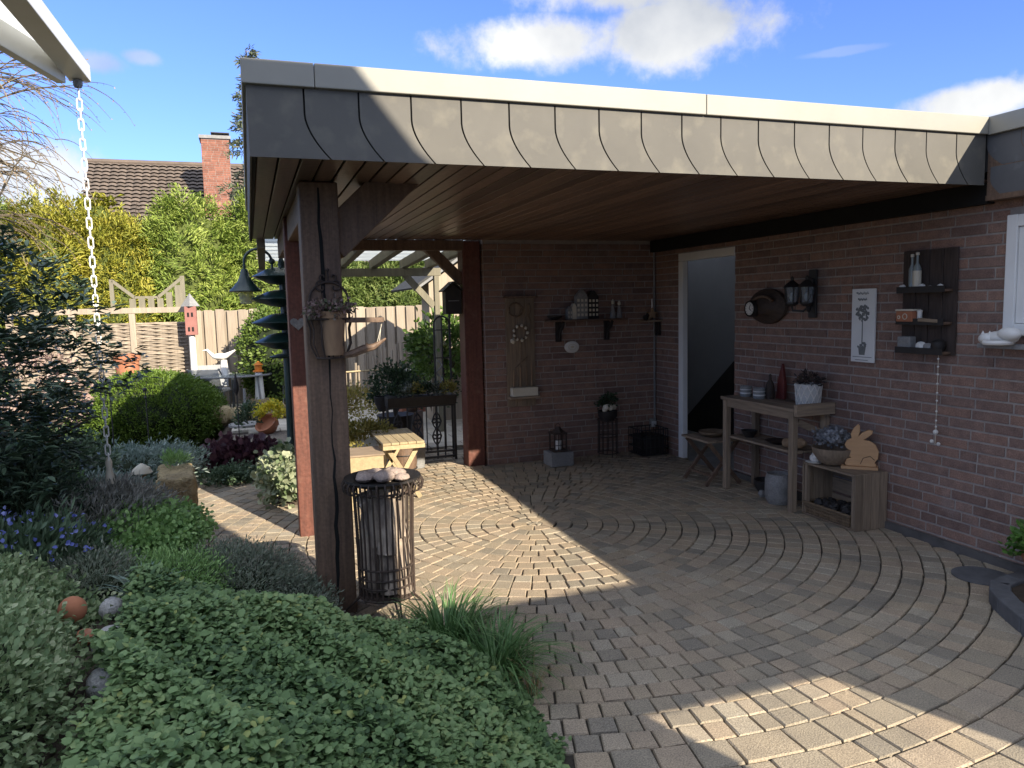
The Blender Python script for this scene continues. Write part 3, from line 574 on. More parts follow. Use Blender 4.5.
t = thing('wire_crate', 'dark wire crate in the corner below the power socket', 'crate', (4.02, 7.12, 0)); b = MB()
for z in (.02, .10, .20, .29): b.tube([(3.86, 6.98, z), (4.17, 6.98, z), (4.17, 7.28, z), (3.86, 7.28, z)], .006, 5, True)
for k in range(7):
    x = 3.86+k*.31/6; b.tube([(x, 6.98, .02), (x, 6.98, .29)], .004, 4); b.tube([(x, 7.28, .02), (x, 7.28, .29)], .004, 4); b.tube([(3.86, 6.98+k*.05, .02), (3.86, 6.98+k*.05, .29)], .004, 4); b.tube([(4.17, 6.98+k*.05, .02), (4.17, 6.98+k*.05, .29)], .004, 4)
b.build('wire_frame', m_iron, t); b = MB(); b.b2((3.875, 6.995, .01), (4.155, 7.265, .02)); b.b2((3.90, 7.01, .021), (4.13, 7.25, .22)); b.build('dark_box', m_dark, t, bevel=.01)

# ------------------------------------------------------------------ things on the right-hand wall (plane x = 4.23)
XF = 4.226
t = thing('wall_clock', 'dark hat-shaped wooden disc with a small white clock face, beside the door opening', 'clock', (XF, 5.45, 1.6)); b = MB()
b.lathe((XF-.003, 5.40, 1.585), [(.0, .075), (.10, .07), (.13, .05), (.15, .045), (.215, .03), (.225, .012), (.21, 0), (0, 0)], 30, axis=(-1, 0, 0), sx=.68, sy=1.12); b.build('wooden_disc', M('dark_stained_wood', (.06, .038, .028), (.025, .018, .015), .55, 9, (3, 3, 8), bump=.3), t, smooth=True)
b = MB(); b.tube([(XF-.075, 5.40+.15*math.cos(a), 1.585+.085*math.sin(a)) for a in np.linspace(-.6, 2.6, 14)], [.012]*14, 7); b.build('raised_band', m_beam, t, smooth=True)
b = MB(); b.lathe((XF-.085, 5.53, 1.567), [(.0, .022), (.056, .022), (.066, .03), (.072, .02), (.072, -.03), (0, -.03)], 24, axis=(-1, 0, 0)); b.build('clock_rim', m_dark, t, smooth=True)
b = MB(); b.lathe((XF-.108, 5.53, 1.567), [(0, .002), (.055, .002), (.055, 0)], 24, axis=(-1, 0, 0)); f_ = b.build('clock_face', m_ceramic, t)
b = MB(); b.beam((XF-.112, 5.53, 1.567), (XF-.112, 5.505, 1.552), .002, .007, (1, 0, 0)); b.beam((XF-.112, 5.53, 1.567), (XF-.112, 5.513, 1.602), .002, .005, (1, 0, 0))
for k in range(12): a = k*PI/6; b.box((XF-.111, 5.53+.046*math.cos(a), 1.567+.046*math.sin(a)), (.002, .005, .005))
b.build('clock_hands', m_dark, f_)
t = thing('wall_lamp', 'black iron wall lamp with two small glass lanterns, between the clock and the topiary sign', 'wall lamp', (XF, 4.92, 1.65)); b = MB(); b.box((XF-.012, 4.86, 1.68), (.02, .085, .38)); b.box((XF-.03, 4.86, 1.70), (.02, .05, .2)); b.build('back_plate', m_iron, t, bevel=.006)
for y, l in ((4.985, 'a'), (4.815, 'b')):
    x = XF-.11; b = MB(); b.tube([(XF-.03, 4.86, 1.60), (XF-.06, 4.86+(y-4.86)*.4, 1.545), (XF-.10, y, 1.55), (x, y, 1.585)], .009, 7); b.build('arm', m_iron, t, smooth=True)
    b = MB(); b.lathe((x, y, 1.585), [(.025, 0), (.05, .02), (.05, .03)], 10); b.lathe((x, y, 1.735), [(.07, 0), (.055, .02), (.02, .05), (.012, .055), (.015, .075), (.0, .09)], 10)
    for k in range(6): a = k*PI/3; b.tube([(x+.048*math.cos(a), y+.048*math.sin(a), 1.61), (x+.062*math.cos(a), y+.062*math.sin(a), 1.737)], .004, 4)
    h_ = b.build('lantern', m_iron, t, smooth=True); b = MB(); b.lathe((x, y, 1.612), [(.042, 0), (.056, .122)], 12); b.build('glass', m_glass, h_, smooth=True); b = MB(); b.ball((x, y, 1.66), (.02, .02, .035)); b.build('bulb', m_ceramic, h_, smooth=True)
# topiary sign: two lines of tiny script (too small to read), a potted ball tree, a base line
t = thing('topiary_sign', 'tall off-white sign painted with a ball tree in a pot, right brick wall', 'sign', (XF, 4.335, 1.44)); b = MB(); b.b2((XF-.016, 4.225, 1.172), (XF-.001, 4.445, 1.705)); b.build('panel', m_white, t, bevel=.003)
m_print = M('grey_print', (.14, .15, .16), (.2, .21, .2), .8, 40, bump=0); xs_ = XF-.0175
b = MB()
for k in range(70):
    a = random.random()*2*PI; q = .062*math.sqrt(random.random()); b.ball((xs_, 4.338+q*math.cos(a), 1.53+q*math.sin(a)), (.0012, random.uniform(.006, .013), random.uniform(.006, .013)), 7, 4)
b.b2((xs_-.001, 4.334, 1.30), (xs_+.001, 4.342, 1.48)); b.build('painted_tree', m_print, t)
b = MB(); b.prism((xs_, 4.338, 1.225), (0, -1, 0), (0, 0, 1), [(-.026, 0), (.026, 0), (.036, .062), (-.036, .062)], -.0012)
for k in range(14): b.ball((xs_, 4.338+random.uniform(-.042, .042), 1.295+random.uniform(-.012, .018)), (.0012, .009, .009), 7, 4)
b.b2((xs_-.001, 4.245, 1.208), (xs_+.001, 4.425, 1.212)); b.b2((xs_-.001, 4.28, 1.186), (xs_+.001, 4.40, 1.19)); b.build('painted_pot', m_print, t)
b = MB()
for z0_, ya, yb in ((1.672, 4.40, 4.285), (1.628, 4.385, 4.30)):
    b.tube([(xs_, ya+(yb-ya)*i/60, z0_+.008*math.sin(i*1.05)+.004*math.sin(i*.37)) for i in range(61)], .0016, 4)
b.build('script_lettering', m_print, t)
# three tier shelf
t = thing('tiered_shelf', 'dark three tier wall shelf full of trinkets, between the sign and the white window', 'shelf', (XF, 3.79, 1.27)); b = MB()
for y in (3.94, 3.835, 3.73, 3.625): b.b2((XF-.014, y-.05, 1.26), (XF-.002, y+.05, 1.945))
b.build('back_board', M('dark_shelf_wood', (.07, .05, .042), (.035, .026, .022), .8, 8, (8, 8, .7), bump=.4), t, bevel=.002)
b = MB()
for z in (1.685, 1.475, 1.285): b.b2((XF-.085, 3.60, z-.016), (XF-.016, 3.97, z))
b.build('shelf_board', m_beam, t, bevel=.002)
b = MB()
for z in (1.685, 1.475, 1.285): b.b2((XF-.092, 3.60, z-.02), (XF-.0855, 3.97, z+.022))
b.build('front_rail', m_dark, t)
for i, (y, h, l) in enumerate(((3.885, .215, 'clear slim bottle on the top tier of the trinket shelf'), (3.845, .225, 'clear bottle with paper label beside the slim one, top tier of the trinket shelf'))):
    b = MB(); b.lathe((XF-.05, y, 1.686), [(.022+.004*i, 0), (.022+.004*i, h*.62), (.009, h*.78), (.009, h), (.012, h)], 12); o = tag(b.build('bottle', glassmat('bottle_glass', (.75, .82, .8), .05, .55), smooth=True), l, 'bottle'); b = MB(); b.lathe((XF-.05, y, 1.686+h), [(.012, 0), (.012, .018), (0, .019)], 10); b.build('stopper', m_cream, o)
    if i: b = MB(); b.lathe((XF-.05, y, 1.70), [(.0268, 0), (.0268, .11)], 12); b.build('paper_label', m_cream, o)
for y, z, r_, mt, l in ((3.80, 1.686, .02, m_ceramic, 'small white shell by the bottles, top tier of the trinket shelf'), (3.74, 1.686, .014, m_grey_stone, 'grey pebble in the middle of the top tier, trinket shelf'), (3.66, 1.686, .018, m_ceramic, 'white pebble at the window end of the top tier, trinket shelf'), (3.955, 1.686, .02, m_ceramic, 'tiny white ornament at the sign end of the top tier, trinket shelf'), (3.79, 1.286, .032, m_ceramic, 'white shell in the bottom tier of the trinket shelf'), (3.735, 1.286, .028, m_grey_stone, 'grey stone in the bottom tier of the trinket shelf')):
    b = MB(); b.ball((XF-.055, y, z+r_*.8), (r_, r_*1.2, r_), 9, 6, lump=.25); tag(b.build('pebble', mt), l, 'ornament')
t = thing('tin_box', 'red brown tin box with pale motif, middle tier of the trinket shelf', 'box', (XF-.08, 3.91, 1.476)); b = MB(); b.b2((XF-.10, 3.83, 1.476), (XF-.03, 3.96, 1.545)); b.build('body', m_terra, t, bevel=.004); b = MB(); b.b2((XF-.104, 3.825, 1.546), (XF-.025, 3.965, 1.558)); b.build('lid', m_cream, t, bevel=.003)
b = MB(); b.tube(arc((XF-.1015, 3.885, 1.51), .018, 0, 2*PI, 12, (0, 1, 0))[:-1], .003, 4, True); b.tube(arc((XF-.1015, 3.935, 1.505), .010, 0, 2*PI, 10, (0, 1, 0))[:-1], .003, 4, True); b.build('motif', m_cream, t)
b = MB(); b.lathe((XF-.06, 3.805, 1.476), [(.016, 0), (.016, .06), (.02, .075), (0, .08)], 10); tag(b.build('salt_shaker', m_ceramic, smooth=True), 'small white shaker next to the red brown tin box', 'shaker')
b = MB(); b.beam((XF-.08, 3.79, 1.49), (XF-.08, 3.64, 1.482), .03, .022); tag(b.build('carved_stick', m_oldwoodh, bevel=.003), 'short grey wooden piece lying in the middle tier of the trinket shelf', 'ornament')
t = thing('glass_jar', 'square clear jar at the sign end of the bottom tier, trinket shelf', 'jar', (XF-.07, 3.91, 1.286)); b = MB(); b.b2((XF-.08, 3.86, 1.287), (XF-.02, 3.965, 1.375)); b.build('body', m_concrete, t, bevel=.008)
b = MB(); b.lathe((XF-.055, 3.66, 1.286), [(.03, 0), (.045, .03), (.04, .06), (.02, .075), (.0, .08)], 12); tag(b.build('sugar_bowl', m_dark, smooth=True), 'dark round pot at the window end of the bottom tier, trinket shelf', 'pot')
t = thing('bead_string', 'thin string of pale beads hanging from the trinket shelf', 'hanging string', (XF-.10, 3.665, .67)); b = MB(); b.tube([(XF-.07, 3.642, 1.30), (XF-.07, 3.644, .68)], .0018, 4); b.build('thread', m_cream, t); b = MB()
for z in (1.24, 1.19, 1.14, 1.08, 1.02, .97, .90, .84, .80): b.ball((XF-.07, 3.643, z), .007, 7, 5)
b.ball((XF-.07, 3.644, .765), .016, 8, 6); b.ball((XF-.07, 3.67, .70), .013, 7, 5); b.ball((XF-.07, 3.62, .69), .012, 7, 5); b.build('beads', m_ceramic, t)
# cat on the sill
t = thing('sleeping_cat_figure', 'white curled up sleeping cat ornament on the window sill', 'figurine', (4.12, 3.22, 1.353)); b = MB(); b.ball((4.12, 3.20, 1.39), (.055, .11, .04), 16, 10); b.ball((4.10, 3.13, 1.415), (.045, .07, .04), 14, 9); b.ball((4.085, 3.26, 1.385), (.036, .045, .033), 12, 8); b.tube(arc((4.10, 3.20, 1.365), .075, 1.2, 4.2, 14, (0, 1, 0), (-1, 0, 0)), .014, 8); b.build('body', m_ceramic, t, smooth=True)
b = MB(); [b.lathe((4.085, 3.26+s*.022, 1.408), [(.012, 0), (.0, .026)], 6) for s in (-1, 1)]; b.build('ear', m_ceramic, t)

# ------------------------------------------------------------------ potting table
t = thing('potting_table', 'weathered wooden potting table against the right brick wall', 'table', (4.03, 5.1, 0)); b = MB()
for i in range(3): b.b2((3.86+i*.12, 4.64, .785), (3.975+i*.12, 5.58, .812))
b.build('tabletop', m_oldwoodh, t, bevel=.003)
b = MB(); b.b2((3.862, 4.60, .755), (4.222, 4.638, .845)); b.build('end_board', m_oldwoodx, t, bevel=.003)
b = MB(); b.b2((3.875, 4.66, .725), (3.895, 5.55, .783)); b.b2((4.19, 4.66, .725), (4.21, 5.55, .783)); b.build('apron', m_oldwoodh, t, bevel=.002)
b = MB()
for i in range(3): b.b2((3.90+i*.095, 4.67, .452), (3.985+i*.095, 5.53, .47))
b.build('lower_shelf', m_oldwoodh, t, bevel=.003)
for x in (3.865, 4.165):
    for y in (4.65, 5.50): b = MB(); b.b2((x, y, .001), (x+.05, y+.05, .784)); b.build('leg', m_oldwood, t, bevel=.004)
b = MB(); b.beam((3.93, 4.674, .70), (4.16, 4.674, .60), .02, .05); b.build('cross_brace', m_oldwoodx, t)
for y, l in ((5.45, 'pale ribbed candle jar nearer the door, on the potting table'), (5.27, 'pale ribbed candle jar beside the red bottle, on the potting table')):
    q = thing('candle_jar', l, 'candle jar', (4.03, y, .813)); b = MB(); b.lathe((4.03, y, .813), [(.045, 0), (.05, .01), (.05, .09), (.044, .09), (.044, .06), (0, .06)], 18); b.build('jar', m_concrete, q, smooth=True); b = MB(); b.lathe((4.03, y, .838), [(.0508, 0), (.0508, .012)], 18); b.lathe((4.03, y, .872), [(.0508, 0), (.0508, .006)], 18); b.build('ribbed_band', m_ceramic, q)
q = thing('red_bottle', 'tall dark red pointed figure standing at the wall on the potting table', 'ornament', (4.16, 5.16, .813)); b = MB(); b.prism((4.15, 5.16, .813), (0, -1, 0), (0, 0, 1), [(-.05, 0), (.05, 0), (.055, .12), (.03, .25), (.02, .30), (.005, .26), (-.03, .15)], -.03); b.build('body', m_darkred, q, bevel=.004)
q = thing('brown_bottle', 'brown rounded figure in front of the dark red pointed one on the potting table', 'ornament', (4.12, 5.25, .813)); b = MB(); b.lathe((4.10, 5.22, .813), [(.035, 0), (.042, .05), (.03, .13), (.012, .16), (.012, .20), (0, .21)], 12); b.build('body', m_rust, q, smooth=True)
q = thing('lattice_planter', 'cream planter with raised lattice and dry plant, on the potting table', 'planter', (4.1, 4.76, .813)); b = MB(); b.lathe((4.10, 4.76, .813), [(.085, 0), (.1, .17), (.094, .17), (.09, .14), (0, .14)], 24); b.build('pot', m_plaster, q, smooth=True); b = MB()
for k in range(12):
    for sgn in (-1, 1): b.tube([(4.10+(.0875+.0145*i/8)*math.cos(2*PI*k/12+sgn*i/8*.8), 4.76+(.0875+.0145*i/8)*math.sin(2*PI*k/12+sgn*i/8*.8), .816+.162*i/8) for i in range(9)], .0035, 4)
b.build('lattice', m_ceramic, q)
P, Dn, T = blob_points((4.1, 4.76, 1.0), (.08, .08, .05), 16, 14, .018); leafmesh('dry_plant', P, Dn+unit(len(P))*.9, Dn+unit(len(P))*.4, .04, .012, leafmat('dry_leaf', [(.03, .025, .025), (.07, .05, .045), (.10, .08, .06)]), q)
for x, y, r_, h, mt, l in ((4.0, 5.36, .07, .06, m_dark, 'dark bowl at the far end of the potting table shelf'), (4.02, 5.0, .11, .03, m_rust, 'flat rusty dish in the middle of the potting table shelf')):
    b = MB(); b.lathe((x, y, .471), [(r_*.5, 0), (r_, h), (r_*.93, h), (r_*.45, .008), (0, .008)], 18); tag(b.build('dish', mt, smooth=True), l, 'dish')
b = MB(); b.lathe((3.98, 4.76, .52), [(.0, -.1), (.035, -.095), (.045, 0), (.04, .06), (.015, .1), (0, .1)], 14, axis=(.25, -.95, .1)); tag(b.build('wooden_vase', m_log, smooth=True), 'tan wooden vase lying on its side on the potting table shelf', 'vase')
b = MB(); b.lathe((3.97, 4.93, .001), [(.085, 0), (.11, .05), (.108, .2), (.095, .245), (.088, .245), (.1, .19), (0, .19)], 20, sx=1, sy=1); tag(b.build('paper_pot', m_grey_stone, smooth=True), 'pale crumpled paper-look planter on the paving under the potting table', 'planter')
b = MB(); b.lathe((4.05, 5.18, .001), [(.06, 0), (.11, .09), (.11, .13), (.1, .13), (.06, .03)], 18); tag(b.build('black_bowl', m_dark, smooth=True), 'round black bowl on the paving under the potting table', 'bowl')
b = MB(); b.lathe((3.97, 5.14, .001), [(.02, 0), (.035, .03), (.02, .055), (0, .06)], 12); tag(b.build('pebble_light', m_grey_stone, smooth=True), 'small grey knob on the paving in front of the black bowl', 'ornament')
# folding stool by the door
t = thing('folding_table', 'low dark folding table with crossed legs beside the door opening', 'table', (3.95, 5.75, 0)); b = MB()
for i in range(4): b.b2((3.74+i*.095, 5.58, .395), (3.828+i*.095, 6.02, .413))
b.build('tabletop', m_oldwoodh, t, bevel=.002)
for y in (5.62, 5.97):
    for s in (-1, 1): b = MB(); b.beam((3.92-s*.17, y+s*.012, .005), (3.92+s*.16, y+s*.012, .393), .02, .035); b.build('leg', m_beam, t, bevel=.003)
b = MB(); b.beam((3.80, 5.64, .09), (3.80, 5.95, .09), .02, .02); b.build('crossbar', m_beam, t)
b = MB(); b.lathe((3.93, 5.80, .414), [(.08, 0), (.12, .03), (.125, .05), (.11, .045), (.06, .02)], 20); tag(b.build('shallow_basket', m_wicker, smooth=True), 'shallow round basket on the low folding table', 'basket')

# ------------------------------------------------------------------ apple crate with its things
t = thing('wooden_crate', 'weathered wooden crate lying on its side beneath the rabbit, right brick wall', 'crate', (4.08, 4.35, 0)); b = MB()
for i in range(3): b.b2((3.93+i*.099, 4.09, .392), (4.025+i*.099, 4.615, .407))
b.build('top_slats', m_oldwoodh, t, bevel=.002)
b = MB()
for i in range(3): b.b2((3.93+i*.099, 4.09, .004), (4.025+i*.099, 4.615, .018))
b.build('bottom_slats', m_oldwoodh, t, bevel=.002)
b = MB()
for i in range(3): b.b2((4.208, 4.09, .03+i*.125), (4.221, 4.615, .14+i*.125))
b.build('back_slats', m_oldwoodh, t, bevel=.002)
for y in (4.083, 4.607):
    b = MB(); n = 4 if y < 4.3 else 3
    for i in range(n): b.b2((3.93+i*.29/n, y-.008, .002), (3.926+(i+1)*.29/n, y+.006, .410))
    b.build('end_panel', m_oldwood, t, bevel=.002)
for x, y in ((3.936, 4.105), (3.936, 4.58)): b = MB(); b.b2((x, y-.012, .02), (x+.03, y+.012, .39)); b.build('corner_batten', m_oldwood, t)
t = thing('basket_tray', 'low oblong wicker tray of dark cones inside the crate', 'basket', (4.02, 4.34, .02)); b = MB()
for k in range(4):
    z = .03+k*.024; e = k*.006; b.tube([(3.945-e, 4.14-e, z), (4.14+e, 4.14-e, z), (4.14+e, 4.57+e, z), (3.945-e, 4.57+e, z)], .011, 6, True)
b.b2((3.945, 4.14, .02), (4.14, 4.57, .028))
for k in range(24): y = 4.15+k*.018; b.tube([(3.938, y, .022), (3.927, y, .112)], .006, 4)
b.build('weave', m_wicker, t); b = MB(); [b.ball((random.uniform(3.98, 4.11), random.uniform(4.18, 4.53), .09+random.random()*.03), (.03, .035, .03), 8, 6, lump=.5) for _ in range(18)]; b.build('dark_cones', m_dark, t)
t = thing('wooden_bowl', 'round wooden bowl heaped with dried hydrangea, on top of the crate', 'bowl', (4.05, 4.42, .408)); b = MB(); b.lathe((4.05, 4.42, .408), [(.06, 0), (.10, .02), (.15, .09), (.158, .135), (.148, .135), (.13, .08), (0, .05)], 24); b.build('bowl', m_oldwood, t, smooth=True)
lm_hyd = leafmat('dried_flower', [(.16, .17, .19), (.25, .26, .28), (.33, .33, .34)], .8, .2)
for k, (dx, dy, r_) in enumerate(((-.03, .06, .075), (.03, -.04, .08), (.05, .06, .07), (-.05, -.05, .07))):
    P, Dn, T = blob_points((4.05+dx, 4.42+dy, .60+.01*k), (r_, r_, r_*.8), 30, 9, .01, zmin=-.6); leafmesh('flower_head', P, Dn*.4+unit(len(P)), Dn+unit(len(P))*.3, .026, .022, lm_hyd, t, fold=.1)
t = thing('wooden_rabbit', 'sitting rabbit cut from plywood, on the crate', 'figurine', (4.13, 4.24, .408))
rab = [(-.115, .02), (-.10, .055), (-.06, .07), (-.10, .085), (-.118, .11), (-.10, .13), (-.07, .125), (-.105, .15), (-.118, .178), (-.10, .215), (-.065, .235), (-.072, .27), (-.05, .32), (-.015, .355), (.0, .34), (.002, .295), (-.01, .255), (.02, .285), (.065, .31), (.10, .305), (.095, .275), (.06, .245), (.035, .225), (.08, .215), (.125, .185), (.15, .13), (.145, .07), (.12, .035), (.135, .02), (.13, 0), (-.10, 0)]
aX = Vector((.72, -.69, 0)).normalized(); o_ = Vector((4.12, 4.245, .43)); rab = [(x*.84, z*.86) for x, z in rab]; b = MB(); b.prism(o_, aX, (0, 0, 1), rab, .028); b.build('body', m_pinkwood, t, bevel=.004)
b = MB(); b.prism(o_+Vector((.02, .03, -.022)), aX, (0, 0, 1), [(-.115, 0), (.13, 0), (.13, .02), (-.115, .02)], .085); b.build('base_plate', m_pinkwood, t, bevel=.003)
cr_ = MB(); nn = aX.cross(Vector((0, 0, 1))).normalized(); cr_.tube([o_+aX*x+Vector((0, 0, z))+nn*.0285 for x, z in ((.008, .017), (.025, .06), (.07, .077), (.10, .05))], .0022, 4); cr_.tube([o_+aX*x+Vector((0, 0, z))-nn*.0005 for x, z in ((.008, .017), (.025, .06), (.07, .077), (.10, .05))], .0022, 4); cr_.build('carved_line', m_rust, t)
t = thing('white_mouse_figure', 'little white curled animal figure on a plate, at the table end of the crate', 'figurine', (3.975, 4.53, .408)); b = MB(); b.lathe((3.975, 4.53, .408), [(.05, 0), (.07, .01), (.065, .012), (0, .006)], 16); b.build('plate', m_ceramic, t, smooth=True); b = MB(); b.ball((3.975, 4.53, .445), (.038, .045, .034), 12, 8); b.ball((3.95, 4.50, .462), .022, 10, 7); b.ball((3.955, 4.525, .483), (.008, .012, .012), 7, 5); b.ball((3.965, 4.49, .482), (.008, .012, .012), 7, 5); b.build('body', m_ceramic, t, smooth=True)
b = MB(); [b.ball((4.10+random.uniform(-.05, .05), 4.56+random.uniform(-.03, .03), .43+random.random()*.05), (.04, .03, .025), 8, 6, lump=.4) for _ in range(6)]; tag(b.build('dry_moss_bundle', m_wicker), 'brown dry bundle behind the white figure on the crate', 'ornament')

m_darkstone = M('dark_kerb_stone', (.13, .13, .135), (.085, .085, .09), .9, 12, bump=.5, bdist=.008)
# ------------------------------------------------------------------ drain, raised kerb and flowerpot at the right edge
t = thing('drain_cover', 'round dark drain grate in the paving at the foot of the right wall', 'drain cover', (3.965, 3.13, 0)); b = MB(); b.lathe((3.965, 3.13, .001), [(.14, 0), (.155, .002), (.155, .008), (.135, .008)], 28)
for k in range(7): w_ = math.sqrt(max(.0, .135**2-(.036*(k-3))**2)); b.b2((3.965+.036*(k-3)-.008, 3.13-w_, .001), (3.965+.036*(k-3)+.008, 3.13+w_, .007))
b.build('grate', m_darkstone, t); b = MB(); b.lathe((3.965, 3.13, -.002), [(.14, 0), (0, .0005)], 24); b.build('shaft', m_black, t)
b = MB(); edge_pts = [(4.225, 2.98), (3.90, 2.95), (3.76, 2.92), (3.66, 2.84), (3.57, 2.72), (3.46, 2.52), (3.38, 2.30), (3.34, 2.0), (3.34, 1.3), (4.225, 1.3)]
for k in range(len(edge_pts)-3):
    p, q = Vector((*edge_pts[k], 0)), Vector((*edge_pts[k+1], 0)); n_ = max(1, round((q-p).length/.16)); d = (q-p).normalized(); inn = Vector((-d.y, d.x, 0)); 
    if inn.x < 0: inn = -inn
    for i in range(n_):
        a_, c_ = p.lerp(q, i/n_)+d*.003, p.lerp(q, (i+1)/n_)-d*.003
        if a_.x > 4.2 or c_.x > 4.22: continue
        m_ = (a_+c_)/2+inn*.05; b.box((m_.x, m_.y, .022), ((c_-a_).length, .10, .12), Matrix((d, inn, Vector((0, 0, 1)))).transposed())
struct(b.build('kerb', m_darkstone, bevel=.008))
b = MB(); b.prism((0, 0, 0), (1, 0, 0), (0, 1, 0), [(x+.07 if x < 4.2 else x, y-.06 if y > 2.9 else y) for x, y in edge_pts], .062); struct(b.build('raised_bed', m_soil))
t = thing('flowerpot', 'terracotta pot of bright green leaves below the white window, on the raised bed', 'flowerpot', (4.06, 2.86, .064)); b = MB(); b.lathe((4.06, 2.86, .064), [(.06, 0), (.082, .12), (.09, .12), (.09, .15), (.078, .15), (.07, .12), (0, .12)], 20); b.build('pot', m_terra, t, smooth=True)
lm_bright = leafmat('bright_leaf', [(.05, .12, .02), (.09, .2, .03), (.16, .28, .06)]); P, Dn, T = blob_points((4.05, 2.87, .25), (.13, .12, .07), 20, 26, .025); leafmesh('plant', P, Dn+unit(len(P))*.8, Dn+unit(len(P))*.4, .045, .022, lm_bright, t)
# ------------------------------------------------------------------ by the front post
t = thing('wall_planter', 'scrolled iron wall basket with terracotta pot of faded stonecrop, hung on the cracked front post', 'hanging planter', (.40, 4.0, 1.40))
yp = 4.018; b = MB(); b.tube([(.295, yp, 1.60)]+arc((.395, yp, 1.69), .10, PI, 0, 16)+[(.495, yp, 1.60)], .006, 6)
for s in (-1, 1): b.tube(spiral((.395+s*.035, yp, 1.765), .034, .006, PI/2, PI/2-s*5.2, 18), .005, 5); b.tube(spiral((.395+s*.025, yp, 1.815), .022, .004, -PI/2, -PI/2+s*5, 14), .0045, 5); b.tube([(.395+s*.03, yp, 1.60), (.395+s*.03, yp, 1.735)], .004, 5); b.tube([(.395+s*.07, yp, 1.60), (.395+s*.07, yp, 1.70), (.395+s*.055, yp, 1.71)], .004, 5)
b.tube([(.395, yp, 1.79), (.395, yp, 1.845)], .005, 5); b.ball((.395, yp, 1.85), .009, 8, 6); b.build('back_scroll', m_rust, t, smooth=True)
b = MB(); b.tube([(.295, yp, 1.60)]+arc((.395, yp, 1.60), .115, PI, 2*PI, 16, (1, 0, 0), (0, 1, 0))+[(.495, yp, 1.60)], .006, 6); b.tube([(.335, yp, 1.40)]+arc((.395, yp-.01, 1.40), .075, PI, 2*PI, 12, (1, 0, 0), (0, 1, 0))+[(.455, yp, 1.40)], .006, 6)
for k in range(7):
    a = PI+PI*k/6; ca, sa = math.cos(a), math.sin(a); b.tube([(.395+.115*ca, yp+.115*sa, 1.60), (.395+.10*ca, yp+.10*sa, 1.55), (.395+.105*ca, yp+.105*sa, 1.47), (.395+.075*ca, yp-.01+.075*sa, 1.40)], .004, 5)
b.build('basket', m_rust, t, smooth=True)
b = MB(); b.lathe((.405, 3.955, 1.415), [(.045, 0), (.062, .19), (.07, .19), (.07, .225), (.058, .225), (.055, .19), (0, .19)], 18); b.build('pot', M('buff_clay', (.30, .19, .11), (.17, .11, .07), .9, 14, (1, 1, .25), bump=.5), t, smooth=True)
P, Dn, T = blob_points((.39, 3.95, 1.645), (.10, .075, .035), 34, 16, .014, zmin=-.5); leafmesh('stonecrop', P, Dn+unit(len(P))*.9, Dn+unit(len(P))*.3, .022, .014, leafmat('stonecrop_leaf', [(.10, .13, .06), (.22, .15, .13), (.30, .2, .19), (.14, .17, .09)]), t)
t = thing('driftwood_hanger', 'wooden bar with a driftwood stick slung below it, beside the front post planter', 'ornament', (.56, 3.98, 1.45)); b = MB(); b.beam((.45, 3.97, 1.592), (.665, 3.97, 1.588), .04, .026); b.build('bar', m_beam, t, bevel=.003)
b = MB(); b.tube([(.44, 3.97, 1.405), (.50, 3.965, 1.418), (.56, 3.97, 1.44), (.61, 3.975, 1.448), (.675, 3.97, 1.49)], [.012, .02, .022, .017, .005], 8); b.tube([(.56, 3.97, 1.44), (.575, 3.96, 1.468)], [.012, .005], 6); b.build('driftwood', m_beam, t, smooth=True)
b = MB(); b.tube([(.66, 3.97, 1.58), (.625, 3.972, 1.46)], .0018, 4); b.tube([(.655, 3.975, 1.58), (.64, 3.972, 1.47)], .0018, 4); b.tube([(.47, 3.97, 1.58), (.475, 3.968, 1.41)], .0018, 4); b.build('wire', m_cream, t)
# log basket
t = thing('fire_basket', 'tall rusty iron fire basket filled with split logs and stones, right beside the front post', 'fire basket', (.605, 3.90, 0)); C = (.615, 3.90)
for z, r_, th_ in ((.135, .143, .008), (.20, .144, .006), (.245, .145, .006), (.30, .146, .006), (.70, .157, .006)):
    b = MB(); b.tube(arc((*C, z), r_, 0, 2*PI, 28, (1, 0, 0), (0, 1, 0))[:-1], th_, 6, True); b.build('hoop', m_rust, t, smooth=True)
b = MB(); b.lathe((*C, .128), [(0, 0), (.142, 0), (.142, .03)], 26); b.build('base_plate', m_rust, t, smooth=True)
b = MB()
for k in range(30):
    a = 2*PI*k/30; ca, sa = math.cos(a), math.sin(a); b.tube([(C[0]+q*ca, C[1]+q*sa, z) for q, z in ((.145, .135), (.147, .45), (.156, .70), (.172, .755), (.197, .765), (.212, .74), (.205, .705), (.185, .70))], .0052, 5)
b.build('bars', m_rust, t, smooth=True)
b = MB(); b.lathe((*C, .745), [(.0, .0), (.15, .0), (.185, .022), (.20, .026), (.20, .014), (.18, .004), (.15, -.012), (0, -.012)], 30); b.build('fire_bowl', m_dark, t, smooth=True)
b = MB()
for k in range(3): a = [-1.45, .6, 2.7][k]; b.tube([(C[0]+.12*math.cos(a), C[1]+.12*math.sin(a), .14), (C[0]+.26*math.cos(a), C[1]+.26*math.sin(a), .005)], .006, 5); b.tube([(C[0]+.12*math.cos(a+.25), C[1]+.12*math.sin(a+.25), .14), (C[0]+.26*math.cos(a), C[1]+.26*math.sin(a), .005)], .006, 5)
b.build('legs', m_rust, t)
